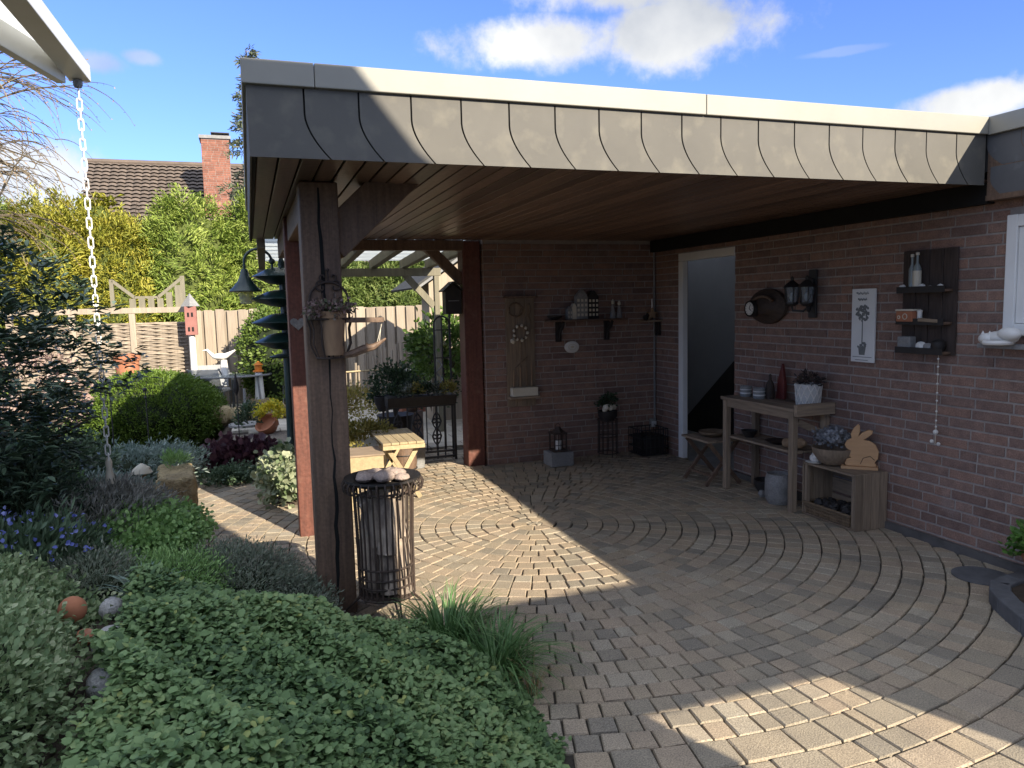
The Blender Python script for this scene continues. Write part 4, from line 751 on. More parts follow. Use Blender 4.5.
for k, (dx, dy, z, an, r_) in enumerate(((-.05, .0, .30, .1, .062), (.06, -.045, .29, -.08, .06), (.0, .075, .30, .05, .06), (-.05, -.04, .56, -.2, .062), (.06, .02, .57, .15, .062), (.0, -.075, .52, .08, .055), (.03, .06, .64, 1.0, .055), (-.04, -.02, .67, 1.3, .05), (-.075, .045, .42, .12, .056), (.08, .035, .44, -.15, .055), (.0, -.085, .31, .05, .05))):
    ax = Vector((math.sin(an)*.8, math.cos(an)*.15, 1 if an < .6 else .35)).normalized(); L_ = .29 if an < .6 else .2; p = Vector((C[0]+dx, C[1]+dy, z)); b = MB(); b.lathe(p-ax*L_/2, [(r_, 0), (r_*1.03, L_*.5), (r_*.95, L_)], 7, axis=ax); lg = b.build('log', m_log2, bevel=.003)
    tag(lg, ['upright split log low in the fire basket', 'split log standing on the open side low in the fire basket', 'log at the back of the fire basket', 'log higher up beside the post inside the fire basket', 'pale log higher up inside the fire basket', 'front log half way up inside the fire basket', 'upper log lying slanted inside the fire basket', 'topmost log lying nearly flat inside the fire basket', 'log pressed to the bars on the post side of the fire basket', 'log pressed to the bars on the courtyard side of the fire basket', 'thin log right behind the front bars of the fire basket'][k], 'log', 'logs in the fire basket')
m_pinkstone = M('pinkish_stone', (.40, .31, .26), (.24, .19, .165), .9, 14, bump=.6, bdist=.01, fine=80)
ST = [(-.09, -.02, .055), (.0, -.05, .06), (.07, .0, .055), (-.03, .06, .05), (.09, -.07, .04), (.06, .08, .045), (-.09, .07, .04)]
for k, (dx, dy, r_) in enumerate(ST):
    b = MB(); b.ball((C[0]+dx, C[1]+dy, .75+r_*.5), (r_, r_*.85, r_*.55), 10, 7, lump=.16); tag(b.build('stone', m_pinkstone, smooth=True), ['pale stone on the fire bowl next to the post', 'largest stone at the front of the fire bowl', 'smooth stone at the middle of the fire bowl', 'stone at the back of the fire bowl', 'small stone at the outer front rim of the fire bowl', 'small stone at the outer back rim of the fire bowl', 'small stone at the post side back rim of the fire bowl'][k], 'stone', 'stones on the fire bowl')

# ------------------------------------------------------------------ between carport and garden
t = thing('folding_bench', 'pale slatted wooden folding table with tilted side box, in the sun behind the fire basket', 'table', (1.15, 6.6, 0)); b = MB()
for i in range(5): b.b2((1.0+i*.072, 6.25, .492), (1.068+i*.072, 7.0, .512))
b.build('tabletop', m_palewood, t, bevel=.003); b = MB(); b.b2((1.0, 6.245, .455), (1.36, 6.27, .490)); b.b2((1.0, 6.96, .455), (1.36, 6.985, .490)); b.build('apron', m_palewood, t)
for y in (6.33, 6.90):
    for s in (-1, 1): b = MB(); b.beam((1.18-s*.14, y, .003), (1.18+s*.13, y, .455), .022, .04); b.build('leg', m_palewood, t, bevel=.003)
t = thing('wooden_trug', 'open wooden tray box full of bits beside the pale folding table', 'box', (.85, 6.35, .3)); b = MB(); b.b2((.70, 6.18, .30), (.99, 6.20, .43)); b.b2((.70, 6.52, .30), (.99, 6.54, .43)); b.b2((.70, 6.20, .30), (.72, 6.52, .43)); b.b2((.97, 6.20, .30), (.99, 6.52, .43)); b.b2((.72, 6.2, .30), (.97, 6.52, .315)); b.build('box', m_palewood, t, bevel=.003)
b = MB(); b.b2((.69, 6.17, .432), (1.0, 6.55, .446)); b.build('lid', m_oldwoodx, t, bevel=.003)
for s in (-1, 1):
    b = MB(); b.beam((.84-s*.15, 6.36, .003), (.84+s*.13, 6.36, .30), .02, .035); b.build('leg', m_palewood, t)
b = MB(); b.beam((.72, 6.14, .003), (.64, 6.14, .47), .022, .05); tag(b.build('leaning_slat', m_palewood, bevel=.003), 'pale wooden slat propped between post and tray box', 'slat')
t = thing('moss_planter', 'big shallow pot of yellow green moss behind the wooden tray box', 'planter', (.93, 7.05, 0)); b = MB(); b.lathe((.93, 7.05, .002), [(.16, 0), (.27, .34), (.30, .36), (.29, .40), (.26, .38), (0, .36)], 22); b.build('pot', m_cream, t, smooth=True)
lm_moss = leafmat('moss_leaf', [(.16, .15, .04), (.26, .22, .05), (.34, .28, .08), (.18, .2, .05)], .7); P, Dn, T = blob_points((.93, 7.05, .42), (.30, .28, .16), 90, 26, .03, zmin=-.05); leafmesh('moss', P, Dn+unit(len(P))*.7, Dn+unit(len(P))*.4, .035, .018, lm_moss, t)
t = thing('small_barrel', 'small brown wooden barrel half hidden behind the pale folding table', 'barrel', (1.36, 7.22, 0)); b = MB(); b.lathe((1.36, 7.22, .002), [(.10, 0), (.125, .14), (.11, .29), (.10, .29), (0, .27)], 18); b.build('staves', m_beam, t, smooth=True); 
for z in (.08, .22): b = MB(); b.tube(arc((1.36, 7.22, z), .122, 0, 2*PI, 20, (1, 0, 0), (0, 1, 0))[:-1], .006, 5, True); b.build('hoop', m_iron, t)
b = MB(); b.lathe((1.56, 7.55, .002), [(.07, 0), (.09, .24), (.098, .24), (.085, .23), (0, .22)], 16); tag(b.build('metal_bucket', m_concrete, smooth=True), 'grey metal bucket in front of the iron gate', 'bucket')
# iron gate with window box
YG = 7.80; t = thing('iron_gate', 'low black wrought iron gate with scrolled bars next to the rear red post', 'gate', (1.68, YG, 0)); b = MB()
for z in (.04, .10, .60): b.b2((1.30, YG-.011, z-.011), (2.045, YG+.011, z+.011))
for x in (1.31, 2.035): b.b2((x-.012, YG-.012, .001), (x+.012, YG+.012, .66))
b.build('frame', m_iron, t)
b = MB()
for k in range(1, 7): x = 1.31+k*.725/7; b.tube([(x, YG, .10), (x, YG, .60)], .0065, 6)
b.build('bars', m_iron, t)
b = MB()
for k in (1, 3, 5):
    x = 1.31+(k+.5)*.725/7-.05
    for s in (-1, 1):
        b.tube(spiral((x+s*.022, YG-.012, .43), .034, .008, PI/2+s*1.2, PI/2-s*4.6, 20), .009, 5); b.tube(spiral((x+s*.022, YG-.012, .27), .034, .008, -PI/2-s*1.2, -PI/2+s*4.6, 20), .009, 5)
        b.tube([(x, YG-.012, .34), (x+s*.03, YG-.012, .38), (x+s*.05, YG-.012, .43), (x+s*.03, YG-.012, .49), (x, YG-.012, .53)], .008, 5); b.tube([(x, YG-.012, .36), (x+s*.03, YG-.012, .32), (x+s*.05, YG-.012, .27), (x+s*.03, YG-.012, .21), (x, YG-.012, .17)], .008, 5)
    b.ball((x, YG-.012, .35), .022, 8, 6)
b.build('scrollwork', m_iron, t, smooth=True)
t = thing('iron_trellis', 'tall narrow black iron trellis with spiral beside the rear red post', 'trellis', (1.97, 7.90, 0)); b = MB(); b.tube([(2.035, 7.9, 0), (2.035, 7.9, 1.78)], .011, 6); b.tube([(1.86, 7.9, 0), (1.86, 7.9, 1.46)]+arc((1.945, 7.9, 1.46), .085, PI, 0, 10)+[(2.03, 7.9, 1.0)], .010, 6); b.tube([(1.945, 7.9, 0), (1.945, 7.9, 1.54)], .008, 6)
for z in (.75, 1.1, 1.4): b.tube([(1.86, 7.9, z), (2.035, 7.9, z)], .006, 5)
b.build('frame', m_iron, t); b = MB(); b.tube([(1.90+.03*math.cos(q*9), 7.88+.03*math.sin(q*9), .72+.22*q) for q in np.linspace(0, 1.6, 30)], .008, 6); b.build('spiral', m_concrete, t, smooth=True)
t = thing('window_box', 'long black planter box with mixed small plants on top of the iron gate', 'planter', (1.68, YG, .615)); b = MB(); b.prism((1.30, YG-.09, .618), (0, 1, 0), (0, 0, 1), [(0, 0), (.17, 0), (.2, .10), (-.03, .10)], .735); b.build('box', m_dark, t, bevel=.005)
lm_grey = leafmat('grey_green_leaf', [(.05, .07, .05), (.10, .13, .09), (.17, .2, .15), (.24, .25, .22)])
for k in range(6):
    P, Dn, T = blob_points((1.38+k*.115, YG-.01, .76), (.075, .07, .06), 16, 16, .018, zmin=-.2); leafmesh('plant', P, Dn+unit(len(P))*.8, Dn+unit(len(P))*.4, .035, .016, (lm_dark, lm_grey, lm_moss)[k % 3], t)
shrub('potted_shrub', 'dark leafy shrub with lit edges rising behind the iron gate planter box', 'shrub', (1.48, 8.3, .72), (.26, .24, .28), lm_dark, 50, 30, .05, .05, .026, stem=(m_bark, 6, .012))
b = MB(); b.lathe((1.48, 8.3, .013), [(.15, 0), (.2, .42), (.21, .45), (.18, .44), (0, .42)], 18); tag(b.build('dark_pot', m_dark, smooth=True), 'dark round pot carrying the shrub behind the iron gate', 'flowerpot')
b = MB(); b.lathe((1.30, 8.0, .55), [(.05, 0), (.085, .08), (.10, .16), (.085, .16), (.06, .05)], 14); b.tube([(1.30, 8.0, .013), (1.30, 8.0, .56)], .012, 6); tag(b.build('stemmed_urn', m_dark, smooth=True), 'dark stemmed urn at the free end of the iron gate', 'urn')
b = MB(); b.lathe((1.74, 8.6, .44), [(.04, 0), (.075, .02), (.08, .10), (.09, .11), (.07, .10)], 14); b.lathe((1.74, 8.6, .013), [(.12, 0), (.12, .43), (0, .43)], 4); tag(b.build('pot_on_plinth', m_beam, smooth=True), 'brown pot on a square plinth seen through the gate bars', 'flowerpot')

# pergola roof behind the carport
t = thing('pergola', 'grey wooden lean-to pergola with clear roof sheets behind the carport', 'pergola', (1.2, 8.5, 0))
for x in (.14, .70, 1.09, 1.48, 1.87, 2.2):
    b = MB(); b.beam((x, 7.42, 2.285), (x+.04, 9.75, 2.20), .075, .11); b.build('rafter', m_olivewood, t, bevel=.004)
b = MB(); b.b2((.12, 9.52, 2.045), (2.36, 9.60, 2.145)); b.build('beam', m_olivewood, t, bevel=.004)
for x in (.62, 2.27): b = MB(); b.b2((x, 9.52, .0), (x+.065, 9.60, 2.044)); b.build('post', m_olivewood, t, bevel=.004)
b = MB(); b.beam((2.26, 9.56, 1.66), (1.90, 9.56, 2.06), .06, .08); b.build('knee_brace', m_olivewood, t)
b = MB(); b.beam((1.23, 7.42, 2.347), (1.25, 9.85, 2.262), 2.22, .006); b.build('roof_sheet', m_poly, t)
b = MB()
for i in range(7): y = 7.55+i*.36; b.b2((.12, y, 2.345-.035*(y-7.42)+.012), (2.36, y+.035, 2.345-.035*(y-7.42)+.03))
b.build('batten', m_olivewood, t)
# shed and bird house
t = thing('garden_shed', 'small pale grey garden shed with pitched roof beyond the rear red post', 'shed', (3.1, 11.2, 0)); b = MB(); b.prism((0, 10.5, 0), (1, 0, 0), (0, 0, 1), [(2.42, 0), (3.8, 0), (3.8, 2.0), (3.11, 2.42), (2.42, 1.98)], -.5); b.build('wall', m_greywood, t)
for s in (-1, 1): b = MB(); b.beam((3.11, 10.42, 2.50), (3.11+s*.92, 10.42, 1.89), .04, .07, (0, 1, 0)); b.build('bargeboard', m_concrete, t); b = MB(); b.beam((3.09, 11.2, 2.535), (3.11+s*.95, 11.2, 1.905), 1.65, .03, (s*.55, 0, .83)); b.build('roof', m_felt, t)
t = thing('post_bird_house', 'dark little bird house with pitched roof hung on the side of the rear red post', 'bird house', (1.95, 7.45, 1.56)); b = MB(); b.prism((1.872, 7.39, 1.57), (1, 0, 0), (0, 0, 1), [(0, 0), (.165, 0), (.165, .23), (.082, .30), (0, .23)], -.14); b.build('box', m_dark, t, bevel=.003); b = MB(); b.beam((1.954, 7.46, 1.895), (1.845, 7.46, 1.80), .19, .012, (0, 0, 1)); b.beam((1.954, 7.46, 1.895), (2.05, 7.46, 1.81), .19, .012, (0, 0, 1)); b.build('roof', m_dark, t); b = MB(); b.b2((1.90, 7.382, 1.70), (2.01, 7.388, 1.708)); b.build('perch_strip', m_concrete, t)

# ------------------------------------------------------------------ lamp post with stacked discs
t = thing('garden_lamp', 'dark green post with stacked saucer discs and bell-shaded lamp, behind the red brown post', 'garden lamp', (.32, 8.0, .05)); PX, PY = .335, 8.0
b = MB(); b.lathe((PX, PY, .03), [(.07, 0), (.07, .05), (.04, .1), (.035, .5), (.032, 2.1), (.02, 2.14)], 12); b.build('pole', m_greenmetal, t, smooth=True)
for z, r_ in ((1.99, .26), (1.765, .285), (1.53, .29), (1.335, .27)):
    b = MB(); b.lathe((PX-.03, PY, z), [(0, -.085), (.10, -.07), (r_*.8, -.025), (r_, .0), (r_*.97, .008), (r_*.75, .035), (.12, .075), (.05, .09), (0, .09)], 32); b.build('disc', m_greenmetal, t, smooth=True)
b = MB(); b.lathe((PX-.05, PY, 1.18), [(0, -.02), (.11, -.01), (.12, .005), (.03, .03)], 20); b.build('small_disc', m_greenmetal, t, smooth=True)
lx = -.02; b = MB(); b.tube([(.245, PY-.02, 2.04), (.245, PY-.02, 2.13)]+arc((.113, PY-.02, 2.13), .132, 0, PI, 16)+[(lx, PY-.02, 2.06)], .013, 8); b.ball((.245, PY-.02, 2.14), .032, 10, 7); b.tube([(.245, PY-.02, 2.04), (PX, PY, 2.02)], .013, 8); b.build('arm', m_greenmetal, t, smooth=True)
b = MB(); b.lathe((lx, PY-.02, 1.85), [(.155, -.008), (.158, .0), (.12, .035), (.075, .09), (.045, .15), (.035, .2), (.03, .215), (.0, .22)], 24); b.lathe((lx, PY-.02, 1.845), [(.15, 0), (.0, .06)], 24); b.build('shade', m_greenmetal, t, smooth=True)
b = MB(); b.lathe((lx, PY-.02, 1.715), [(.0, 0), (.055, .012), (.075, .13), (.08, .14)], 18); b.build('glass', glassmat('lamp_glass', (.95, .93, .85), .1, .45), t, smooth=True)

# ------------------------------------------------------------------ garden beyond
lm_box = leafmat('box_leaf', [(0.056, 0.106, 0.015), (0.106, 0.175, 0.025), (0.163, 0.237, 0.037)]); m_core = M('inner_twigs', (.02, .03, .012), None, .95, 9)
shrub('box_ball', 'large clipped round box ball beside the garden path', 'shrub', (-1.47, 12.2, .15), (1.02, .98, .60), lm_box, 2400, 17, .035, .036, .02, core=(m_core, .93), shell=(.95, 1.02), zmin=-.75, rnd=.6)
lm_heu = leafmat('purple_leaf', [(0.035, 0.016, 0.023), (0.074, 0.031, 0.042), (0.129, 0.055, 0.06)], .45); shrub('purple_foliage_plant', 'low spread of dark purple coral bells below the lamp post', 'plant', (-.16, 8.4, .05), (.46, .40, .15), lm_heu, 110, 24, .05, .07, .07, round_=True, shell=(.3, 1.0), zmin=0, rnd=.6, upb=.6)
lm_ivy = leafmat('variegated_leaf', [(0.068, 0.108, 0.049), (0.121, 0.173, 0.081), (0.445, 0.472, 0.313), (0.091, 0.144, 0.065)]); shrub('ivy_clump', 'variegated ivy clump spilling at the foot of the red brown post', 'plant', (.22, 6.95, .14), (.20, .55, .24), lm_ivy, 80, 20, .04, .05, .045, round_=True, shell=(.5, 1.05), zmin=-.3)
lm_low = leafmat('low_green_leaf', [(0.049, 0.084, 0.042), (0.098, 0.154, 0.084), (0.161, 0.218, 0.133)]); shrub('creeping_plant', 'low grey green creeper in front of the purple plants', 'plant', (-.30, 7.72, .02), (.36, .22, .09), lm_low, 80, 20, .04, .04, .022, shell=(.4, 1), zmin=0)
for x, y, h, l, top in ((-.18, 8.75, .95, 'thin iron rod with dark bud finial rising from the purple plants', 1), (-1.02, 8.2, .9, 'thin dark plant stake in front of the box ball', 0), (-1.35, 8.3, 1.0, 'second dark plant stake near the white chain end', 0)):
    t = thing('plant_stake', l, 'plant stake', (x, y, hgt(x, y))); b = MB(); b.tube([(x, y, hgt(x, y)-.02), (x+.005, y, h)], .006, 6); b.build('rod', m_iron, t)
    if top: b = MB(); b.lathe((x, y, h-.22), [(.006, 0), (.03, .06), (.032, .1), (.012, .2), (.0, .28)], 10); b.build('bud', m_dark, t, smooth=True)
    else: b = MB(); b.ball((x, y, h), .022, 8, 6); b.ball((x, y, h-.08), .015, 8, 6); b.build('finial', m_iron, t)
t = thing('yellow_flower_pot', 'terracotta pot with a cushion of yellow flowers at the path edge', 'flowerpot', (.2, 10.6, .01)); b = MB(); b.lathe((.2, 10.6, .05), [(.07, -.02), (.14, .05), (.16, .15), (.13, .15), (.1, .1)], 18, axis=(-.5, -.45, .75)); b.build('pot', m_terra, t, smooth=True); P, Dn, T = blob_points((.2, 10.58, .29), (.17, .15, .10), 30, 20, .03, zmin=-.2); fl_ = leafmesh('flowers', P, Dn+unit(len(P))*.7, Dn, .04, .032, leafmat('yellow_petal', [(.3, .35, .03), (.6, .5, .04), (.75, .62, .06)]), t); fl_['kind'] = 'stuff'
shrub('dark_low_shrub', 'dark little shrub beside the yellow flowers', 'shrub', (-.08, 10.75, .2), (.17, .2, .2), lm_dark, 30, 24, .04, .05, .022)
# round clipped bush by the fence
lm_hedge2 = leafmat('fresh_hedge_leaf', [(.06, .11, .02), (.12, .18, .03), (.18, .25, .05)])
shrub('rounded_bush', 'tall rounded light green bush against the board fence', 'shrub', (.42, 13.1, .85), (.58, .5, .86), lm_hedge2, 420, 18, .05, .06, .035, core=(m_core, .88), shell=(.9, 1.04), zmin=-.9)
# board fence
def board_fence(name, label, x0, x1, y, h, bw=.185, group=None):
    t = thing(name, label, 'fence', ((x0+x1)/2, y, 0), group); b = MB(); x = x0; k = 0
    while x < x1: b.b2((x, y, .06), (x+bw*.74, y+.022, h+random.uniform(-.02, .015))); b.b2((x+bw*.66, y+.05, .06), (x+bw*1.08, y+.07, h-.01)); x += bw; k += 1
    b.build('boards', m_greywood, t, bevel=.004); b = MB(); b.b2((x0, y+.075, .3), (x1, y+.10, .39)); b.b2((x0, y+.075, h-.4), (x1, y+.10, h-.31)); b.build('rail', m_greywood, t)
    x = x0
    while x < x1: b = MB(); b.b2((x, y+.091, -.05), (x+.09, y+.18, h)); b.build('post', m_greywood, t); x += 1.8
board_fence('board_fence', 'tall pale wooden board-on-board fence along the back of the garden', -.92, 6.2, 14.0, 1.68)
t = thing('woven_fence', 'weathered woven slat fence panels under a trellis beside the red bird house', 'fence', (-2.4, 13.9, 0)); b = MB()
for k in range(3):
    xa = -3.55+k*.88
    for i in range(45): z = .1+i*.0315; b.tube([(xa+.80*j/8, 13.9+.025*math.sin(j*PI/2+i*PI), z+random.uniform(-.004, .004)) for j in range(9)], .019, 4)
b.b2((-3.6, 13.945, .05), (-.95, 13.96, 1.5)); b.build('weave', m_greywood, t)
for k in range(4): b = MB(); b.b2((-3.64+k*.88, 13.86, -.05), (-3.55+k*.88, 13.95, 1.75)); b.build('post', m_greywood, t)
b = MB(); b.b2((-3.7, 13.85, 1.66), (-.93, 13.96, 1.75)); b.build('top_rail', m_greywood, t)
b = MB(); b.b2((-1.78, 13.9, 1.90), (-1.42, 13.94, 1.94)); b.beam((-1.78, 13.92, 1.92), (-2.1, 13.92, 2.2), .04, .05); b.b2((-2.14, 13.9, 1.75), (-2.08, 13.95, 2.22)); b.beam((-1.42, 13.92, 1.92), (-1.02, 13.92, 2.25), .04, .05)
for k in range(6): x = -1.86+k*.14; zt_ = 1.90 if x < -1.42 else 1.90+(x+1.42)*.82; b.b2((x, 13.895, 1.75), (x+.095, 13.925, zt_))
b.b2((-1.07, 13.9, 1.75), (-1.0, 13.95, 2.27)); b.build('trellis', m_olivewood, t)
t = thing('bird_house', 'faded red tower bird house on a white pole in front of the fence', 'bird house', (-.91, 13.6, 0)); b = MB(); b.lathe((-.92, 13.6, 0), [(.055, 0), (.05, 1.28)], 12); b.build('pole', m_white, t, smooth=True); b = MB(); b.b2((-1.005, 13.5, 1.28), (-.825, 13.68, 1.75)); b.build('box', m_pink, t, bevel=.004); b = MB(); b.lathe((-.915, 13.59, 1.752), [(.15, 0), (.0, .22)], 4); b.build('roof', m_concrete, t); b = MB(); [b.b2((-.965+k*.06, 13.494, z), (-.935+k*.06, 13.499, z+.07)) for k in (0, 1) for z in (1.34, 1.58)]; b.build('openings', m_black, t)
# patio furniture in the sun
t = thing('glass_table', 'oval glass garden table with metal frame on the sunny patio', 'table', (-.35, 12.7, .01)); b = MB(); b.lathe((-.35, 12.7, .635), [(0, 0), (.62, 0), (.62, .012), (0, .012)], 36, sy=.6); b.build('glass_top', glassmat('table_glass', (.8, .88, .9), .05, .5), t); b = MB(); b.tube([(-.35+.63*math.cos(a), 12.7+.385*math.sin(a), .64) for a in np.linspace(0, 2*PI, 36)[:-1]], .016, 6, True); b.build('rim', m_concrete, t, smooth=True)
for sx in (-1, 1):
    for sy in (-1, 1): b = MB(); b.tube([(-.35+sx*.42, 12.7+sy*.22, .63), (-.35+sx*.46, 12.7+sy*.25, .01)], .016, 6); b.build('leg', m_concrete, t)
m_mesh = glassmat('chair_mesh', (.8, .82, .84), .6, .5)
def chair(x, y, rz, label):
    t = thing('garden_chair', label, 'chair', (x, y, .012), 'grey garden chairs round the glass table', rz)
    b = MB(); b.box((0, 0, .36), (.46, .46, .012)); b.build('seat', m_mesh, t, world=False); b = MB(); b.beam((0, .22, .38), (0, .38, .74),   .46, .012, (0, 1, 0)); b.build('backrest', m_mesh, t, world=False)
    for sx in (-1, 1):
        b = MB(); b.tube([(sx*.25, -.24, 0), (sx*.25, -.22, .58), (sx*.25, .2, .60), (sx*.24, .38, .75)], .013, 6); b.build('leg', m_concrete, t, world=False); b = MB(); b.tube([(sx*.24, .3, 0), (sx*.24, .2, .36)], .013, 6); b.build('leg', m_concrete, t, world=False)
chair(-.62, 13.0, PI-.3, 'grey mesh garden chair at the near side of the glass table'); chair(.75, 12.9, PI*1.4, 'grey reclined garden chair beyond the lamp post'); chair(-.6, 13.35, .1, 'grey mesh garden chair on the fence side of the glass table')
t = thing('bird_figurine', 'white bird ornament with raised wing on the glass table', 'figurine', (-.45, 12.75, .65)); b = MB(); b.lathe((-.42, 12.72, .648), [(.07, 0), (.06, .02), (.05, .24), (0, .25)], 12); b.build('pedestal', m_ceramic, t, smooth=True); b = MB(); b.ball((-.47, 12.72, .95), (.13, .06, .05), 12, 8); b.tube([(-.58, 12.72, .97), (-.66, 12.72, 1.06), (-.72, 12.72, 1.05)], [.03, .02, .006], 7); b.tube([(-.38, 12.72, .96), (-.24, 12.72, 1.04)], [.04, .01], 7); b.build('bird', m_ceramic, t, smooth=True)
t = thing('toy_lighthouse', 'white little lighthouse with orange top on the low stones', 'ornament', (.09, 12.55, .26)); b = MB(); b.lathe((.09, 12.55, .26), [(.075, 0), (.055, .42), (.0, .43)], 16); b.build('tower', m_ceramic, t, smooth=True); b = MB(); b.lathe((.09, 12.55, .69), [(.085, 0), (.085, .02), (.055, .03), (.055, .10), (.08, .11), (.0, .17)], 14); b.build('lantern_room', m_yellowbulb, t, smooth=True)
t0 = None
for k in range(9):
    x = -.75+k*.16; b = MB(); b.ball((x, 11.9+random.uniform(-.06, .06), .11), (.11+random.uniform(-.02, .03), .12, .14+random.uniform(-.02, .02)), 10, 7, lump=.2); o = b.build('edging_stone', m_stone, smooth=True)
    tag(o, 'pale rounded edging stone in the row at the back of the patio', 'stone', 'edging stones along the patio')
b = MB(); b.lathe((.09, 12.55, .012), [(.16, 0), (.15, .247), (0, .248)], 10); tag(b.build('stone_plinth', m_stone), 'rough stone plinth carrying the toy lighthouse', 'plinth')
t = thing('parasol_base', 'round flat parasol base with bare tube on the patio', 'parasol base', (-.13, 11.35, .016)); b = MB(); b.lathe((-.13, 11.35, .017), [(.24, 0), (.24, .03), (.05, .05), (.0, .05)], 22); b.build('base', m_grey_stone, t, smooth=True); b = MB(); b.tube([(-.13, 11.35, .05), (-.13, 11.35, .55)], .017, 8); b.build('tube', m_concrete, t)
# rustic paling fence and plants behind the gate
t = thing('rustic_paling', 'short rustic paling of split sticks in front of the board fence', 'fence', (1.75, 12.4, 0)); b = MB()
for k in range(17): x = 1.2+k*.075; b.tube([(x, 12.4, 0), (x+random.uniform(-.03, .03), 12.4, .5+.09*k/4+random.uniform(0, .25) if k < 10 else random.uniform(.9, 1.12))], .018, 5)
b.build('sticks', m_greywood, t); b = MB(); b.tube([(1.15, 12.37, .3), (2.5, 12.37, .33)], .014, 5); b.tube([(1.15, 12.37, .62), (2.5, 12.37, .66)], .014, 5); b.build('wire_rail', m_palewood, t)
lm_green = leafmat('mid_green_leaf', [(.05, .10, .02), (.10, .17, .03), (.17, .25, .05)])
shrub('green_shrub', 'bright green broadleaf shrub seen over the gate beside the shed', 'shrub', (2.50, 9.95, 1.02), (.44, .34, .48), lm_green, 90, 26, .07, .08, .045, stem=(m_bark, 7, .015), zmin=-.6)
shrub('climbing_shrub', 'green climbing shrub low behind the trellis', 'shrub', (2.45, 10.6, .55), (.35, .3, .5), lm_dark, 70, 22, .06, .06, .03, stem=(m_bark, 6, .012))
shrub('yellow_green_shrub', 'yellow green low shrub in the sun before the paling', 'shrub', (1.25, 10.6, .28), (.35, .3, .28), lm_moss, 70, 20, .05, .05, .022)
b = MB(); b.b2((2.15, 11.5, 0), (3.3, 11.8, .62)); tag(b.build('low_brick_wall', m_redbrick, bevel=.01), 'low reddish wall with pale coping behind the gate', 'wall'); b = MB(); b.b2((2.1, 11.46, .622), (3.35, 11.84, .68)); tag(b.build('coping_slab', m_slab, bevel=.006), 'pale coping slab on the low reddish wall', 'slab')
# ---- conifer hedge trees, each a tree of its own
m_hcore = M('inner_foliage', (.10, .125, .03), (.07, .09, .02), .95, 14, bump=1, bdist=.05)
def conifer(name, label, c, r, mt, clumps, per, ll, lw, group=None, droop=.25):
    t = thing(name, label, 'tree', (c[0], c[1], 0), group); b = MB(); b.tube([(c[0], c[1], -.05), (c[0], c[1], c[2]+r[2]*.5)], [.11, .03], 7); b.build('trunk', m_bark, t)
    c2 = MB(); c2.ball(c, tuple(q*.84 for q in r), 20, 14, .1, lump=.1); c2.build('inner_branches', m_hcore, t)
    P, Dn, T = blob_points(c, r, clumps, per, .07, (.82, 1.10), -.95); n = len(P); az_ = np.repeat(RNG.uniform(-1, 1, (clumps*3, 3))[:n//per], per, 0); D = Dn*.8+az_*.7+unit(n)*.45+np.array([0, 0, .15]); leafmesh('crown', P, D, Dn+unit(n)*.6+np.array([0, 0, .4]), ll*RNG.uniform(.6, 1.3, n), lw*RNG.uniform(.7, 1.2, n), mt, t, np.clip(.6*T+.4*RNG.random(n), 0, 1), .15, droop); return t
lm_gold = leafmat('golden_conifer', [(0.146, 0.168, 0.022), (0.269, 0.28, 0.034), (0.403, 0.381, 0.056), (0.515, 0.448, 0.078)], .6); lm_lime = leafmat('lime_conifer', [(0.104, 0.169, 0.026), (0.195, 0.273, 0.046), (0.312, 0.39, 0.078), (0.416, 0.468, 0.117)], .6); lm_con = leafmat('green_conifer', [(0.056, 0.094, 0.025), (0.112, 0.169, 0.037), (0.188, 0.25, 0.062), (0.3, 0.338, 0.112)], .6)
HG = 'conifers of the tall garden hedge'
for c, r, mt, l in (((-6.4, 16.9, 1.9), (1.1, .9, 2.0), lm_lime, 'lime green hedge conifer at the far end by the bare tree'), ((-4.9, 17.1, 2.0), (1.0, .9, 2.05), lm_lime, 'bushy lime green hedge conifer behind the dark evergreen'), ((-3.5, 16.8, 1.9), (.95, .9, 1.95), lm_gold, 'golden hedge conifer crossed by the white chain'), ((-2.35, 16.7, 1.65), (.9, .85, 1.75), lm_gold, 'lowest golden hedge conifer above the trellis'), ((-1.05, 16.9, 1.95), (1.1, .9, 2.0), lm_lime, 'tall dense lime hedge conifer above the red bird house'), ((.45, 17.1, 2.05), (1.05, .9, 2.05), lm_lime, 'lime hedge conifer behind the lamp shade'), ((1.7, 16.6, 1.5), (.85, .8, 1.25), lm_con, 'green hedge conifer over the fence left of the paling'), ((3.0, 16.7, 1.5), (.9, .8, 1.2), lm_con, 'green hedge conifer over the fence behind the bench'), ((4.4, 16.7, 1.55), (.9, .8, 1.35), lm_con, 'green hedge conifer over the fence beside the shed roof'), ((5.8, 16.9, 1.8), (.9, .8, 1.7), lm_con, 'green hedge conifer behind the shed')):
    conifer('hedge_conifer', l, c, r, mt, 1000, 26, .105, .022, HG)
conifer('golden_sprout', 'thin golden conifer top poking above the lowest hedge part', (-2.75, 17.3, 3.2), (.35, .3, .8), lm_gold, 60, 24, .15, .03, None, .4)
b = MB()
for k in range(160):
    p = Vector((random.uniform(-2.6, -1.2), random.uniform(16.9, 17.4), random.uniform(2.6, 3.4))); d = Vector((random.uniform(-.5, .5), random.uniform(-.3, .3), random.uniform(.2, .8))); b.tube([p, p+d*.4, p+d*.8+Vector((0, 0, -.03))], [.008, .006, .003], 3)
tag(b.build('bare_bush', m_bark), 'tangle of bare brown twigs above the lowest hedge part', 'bush')
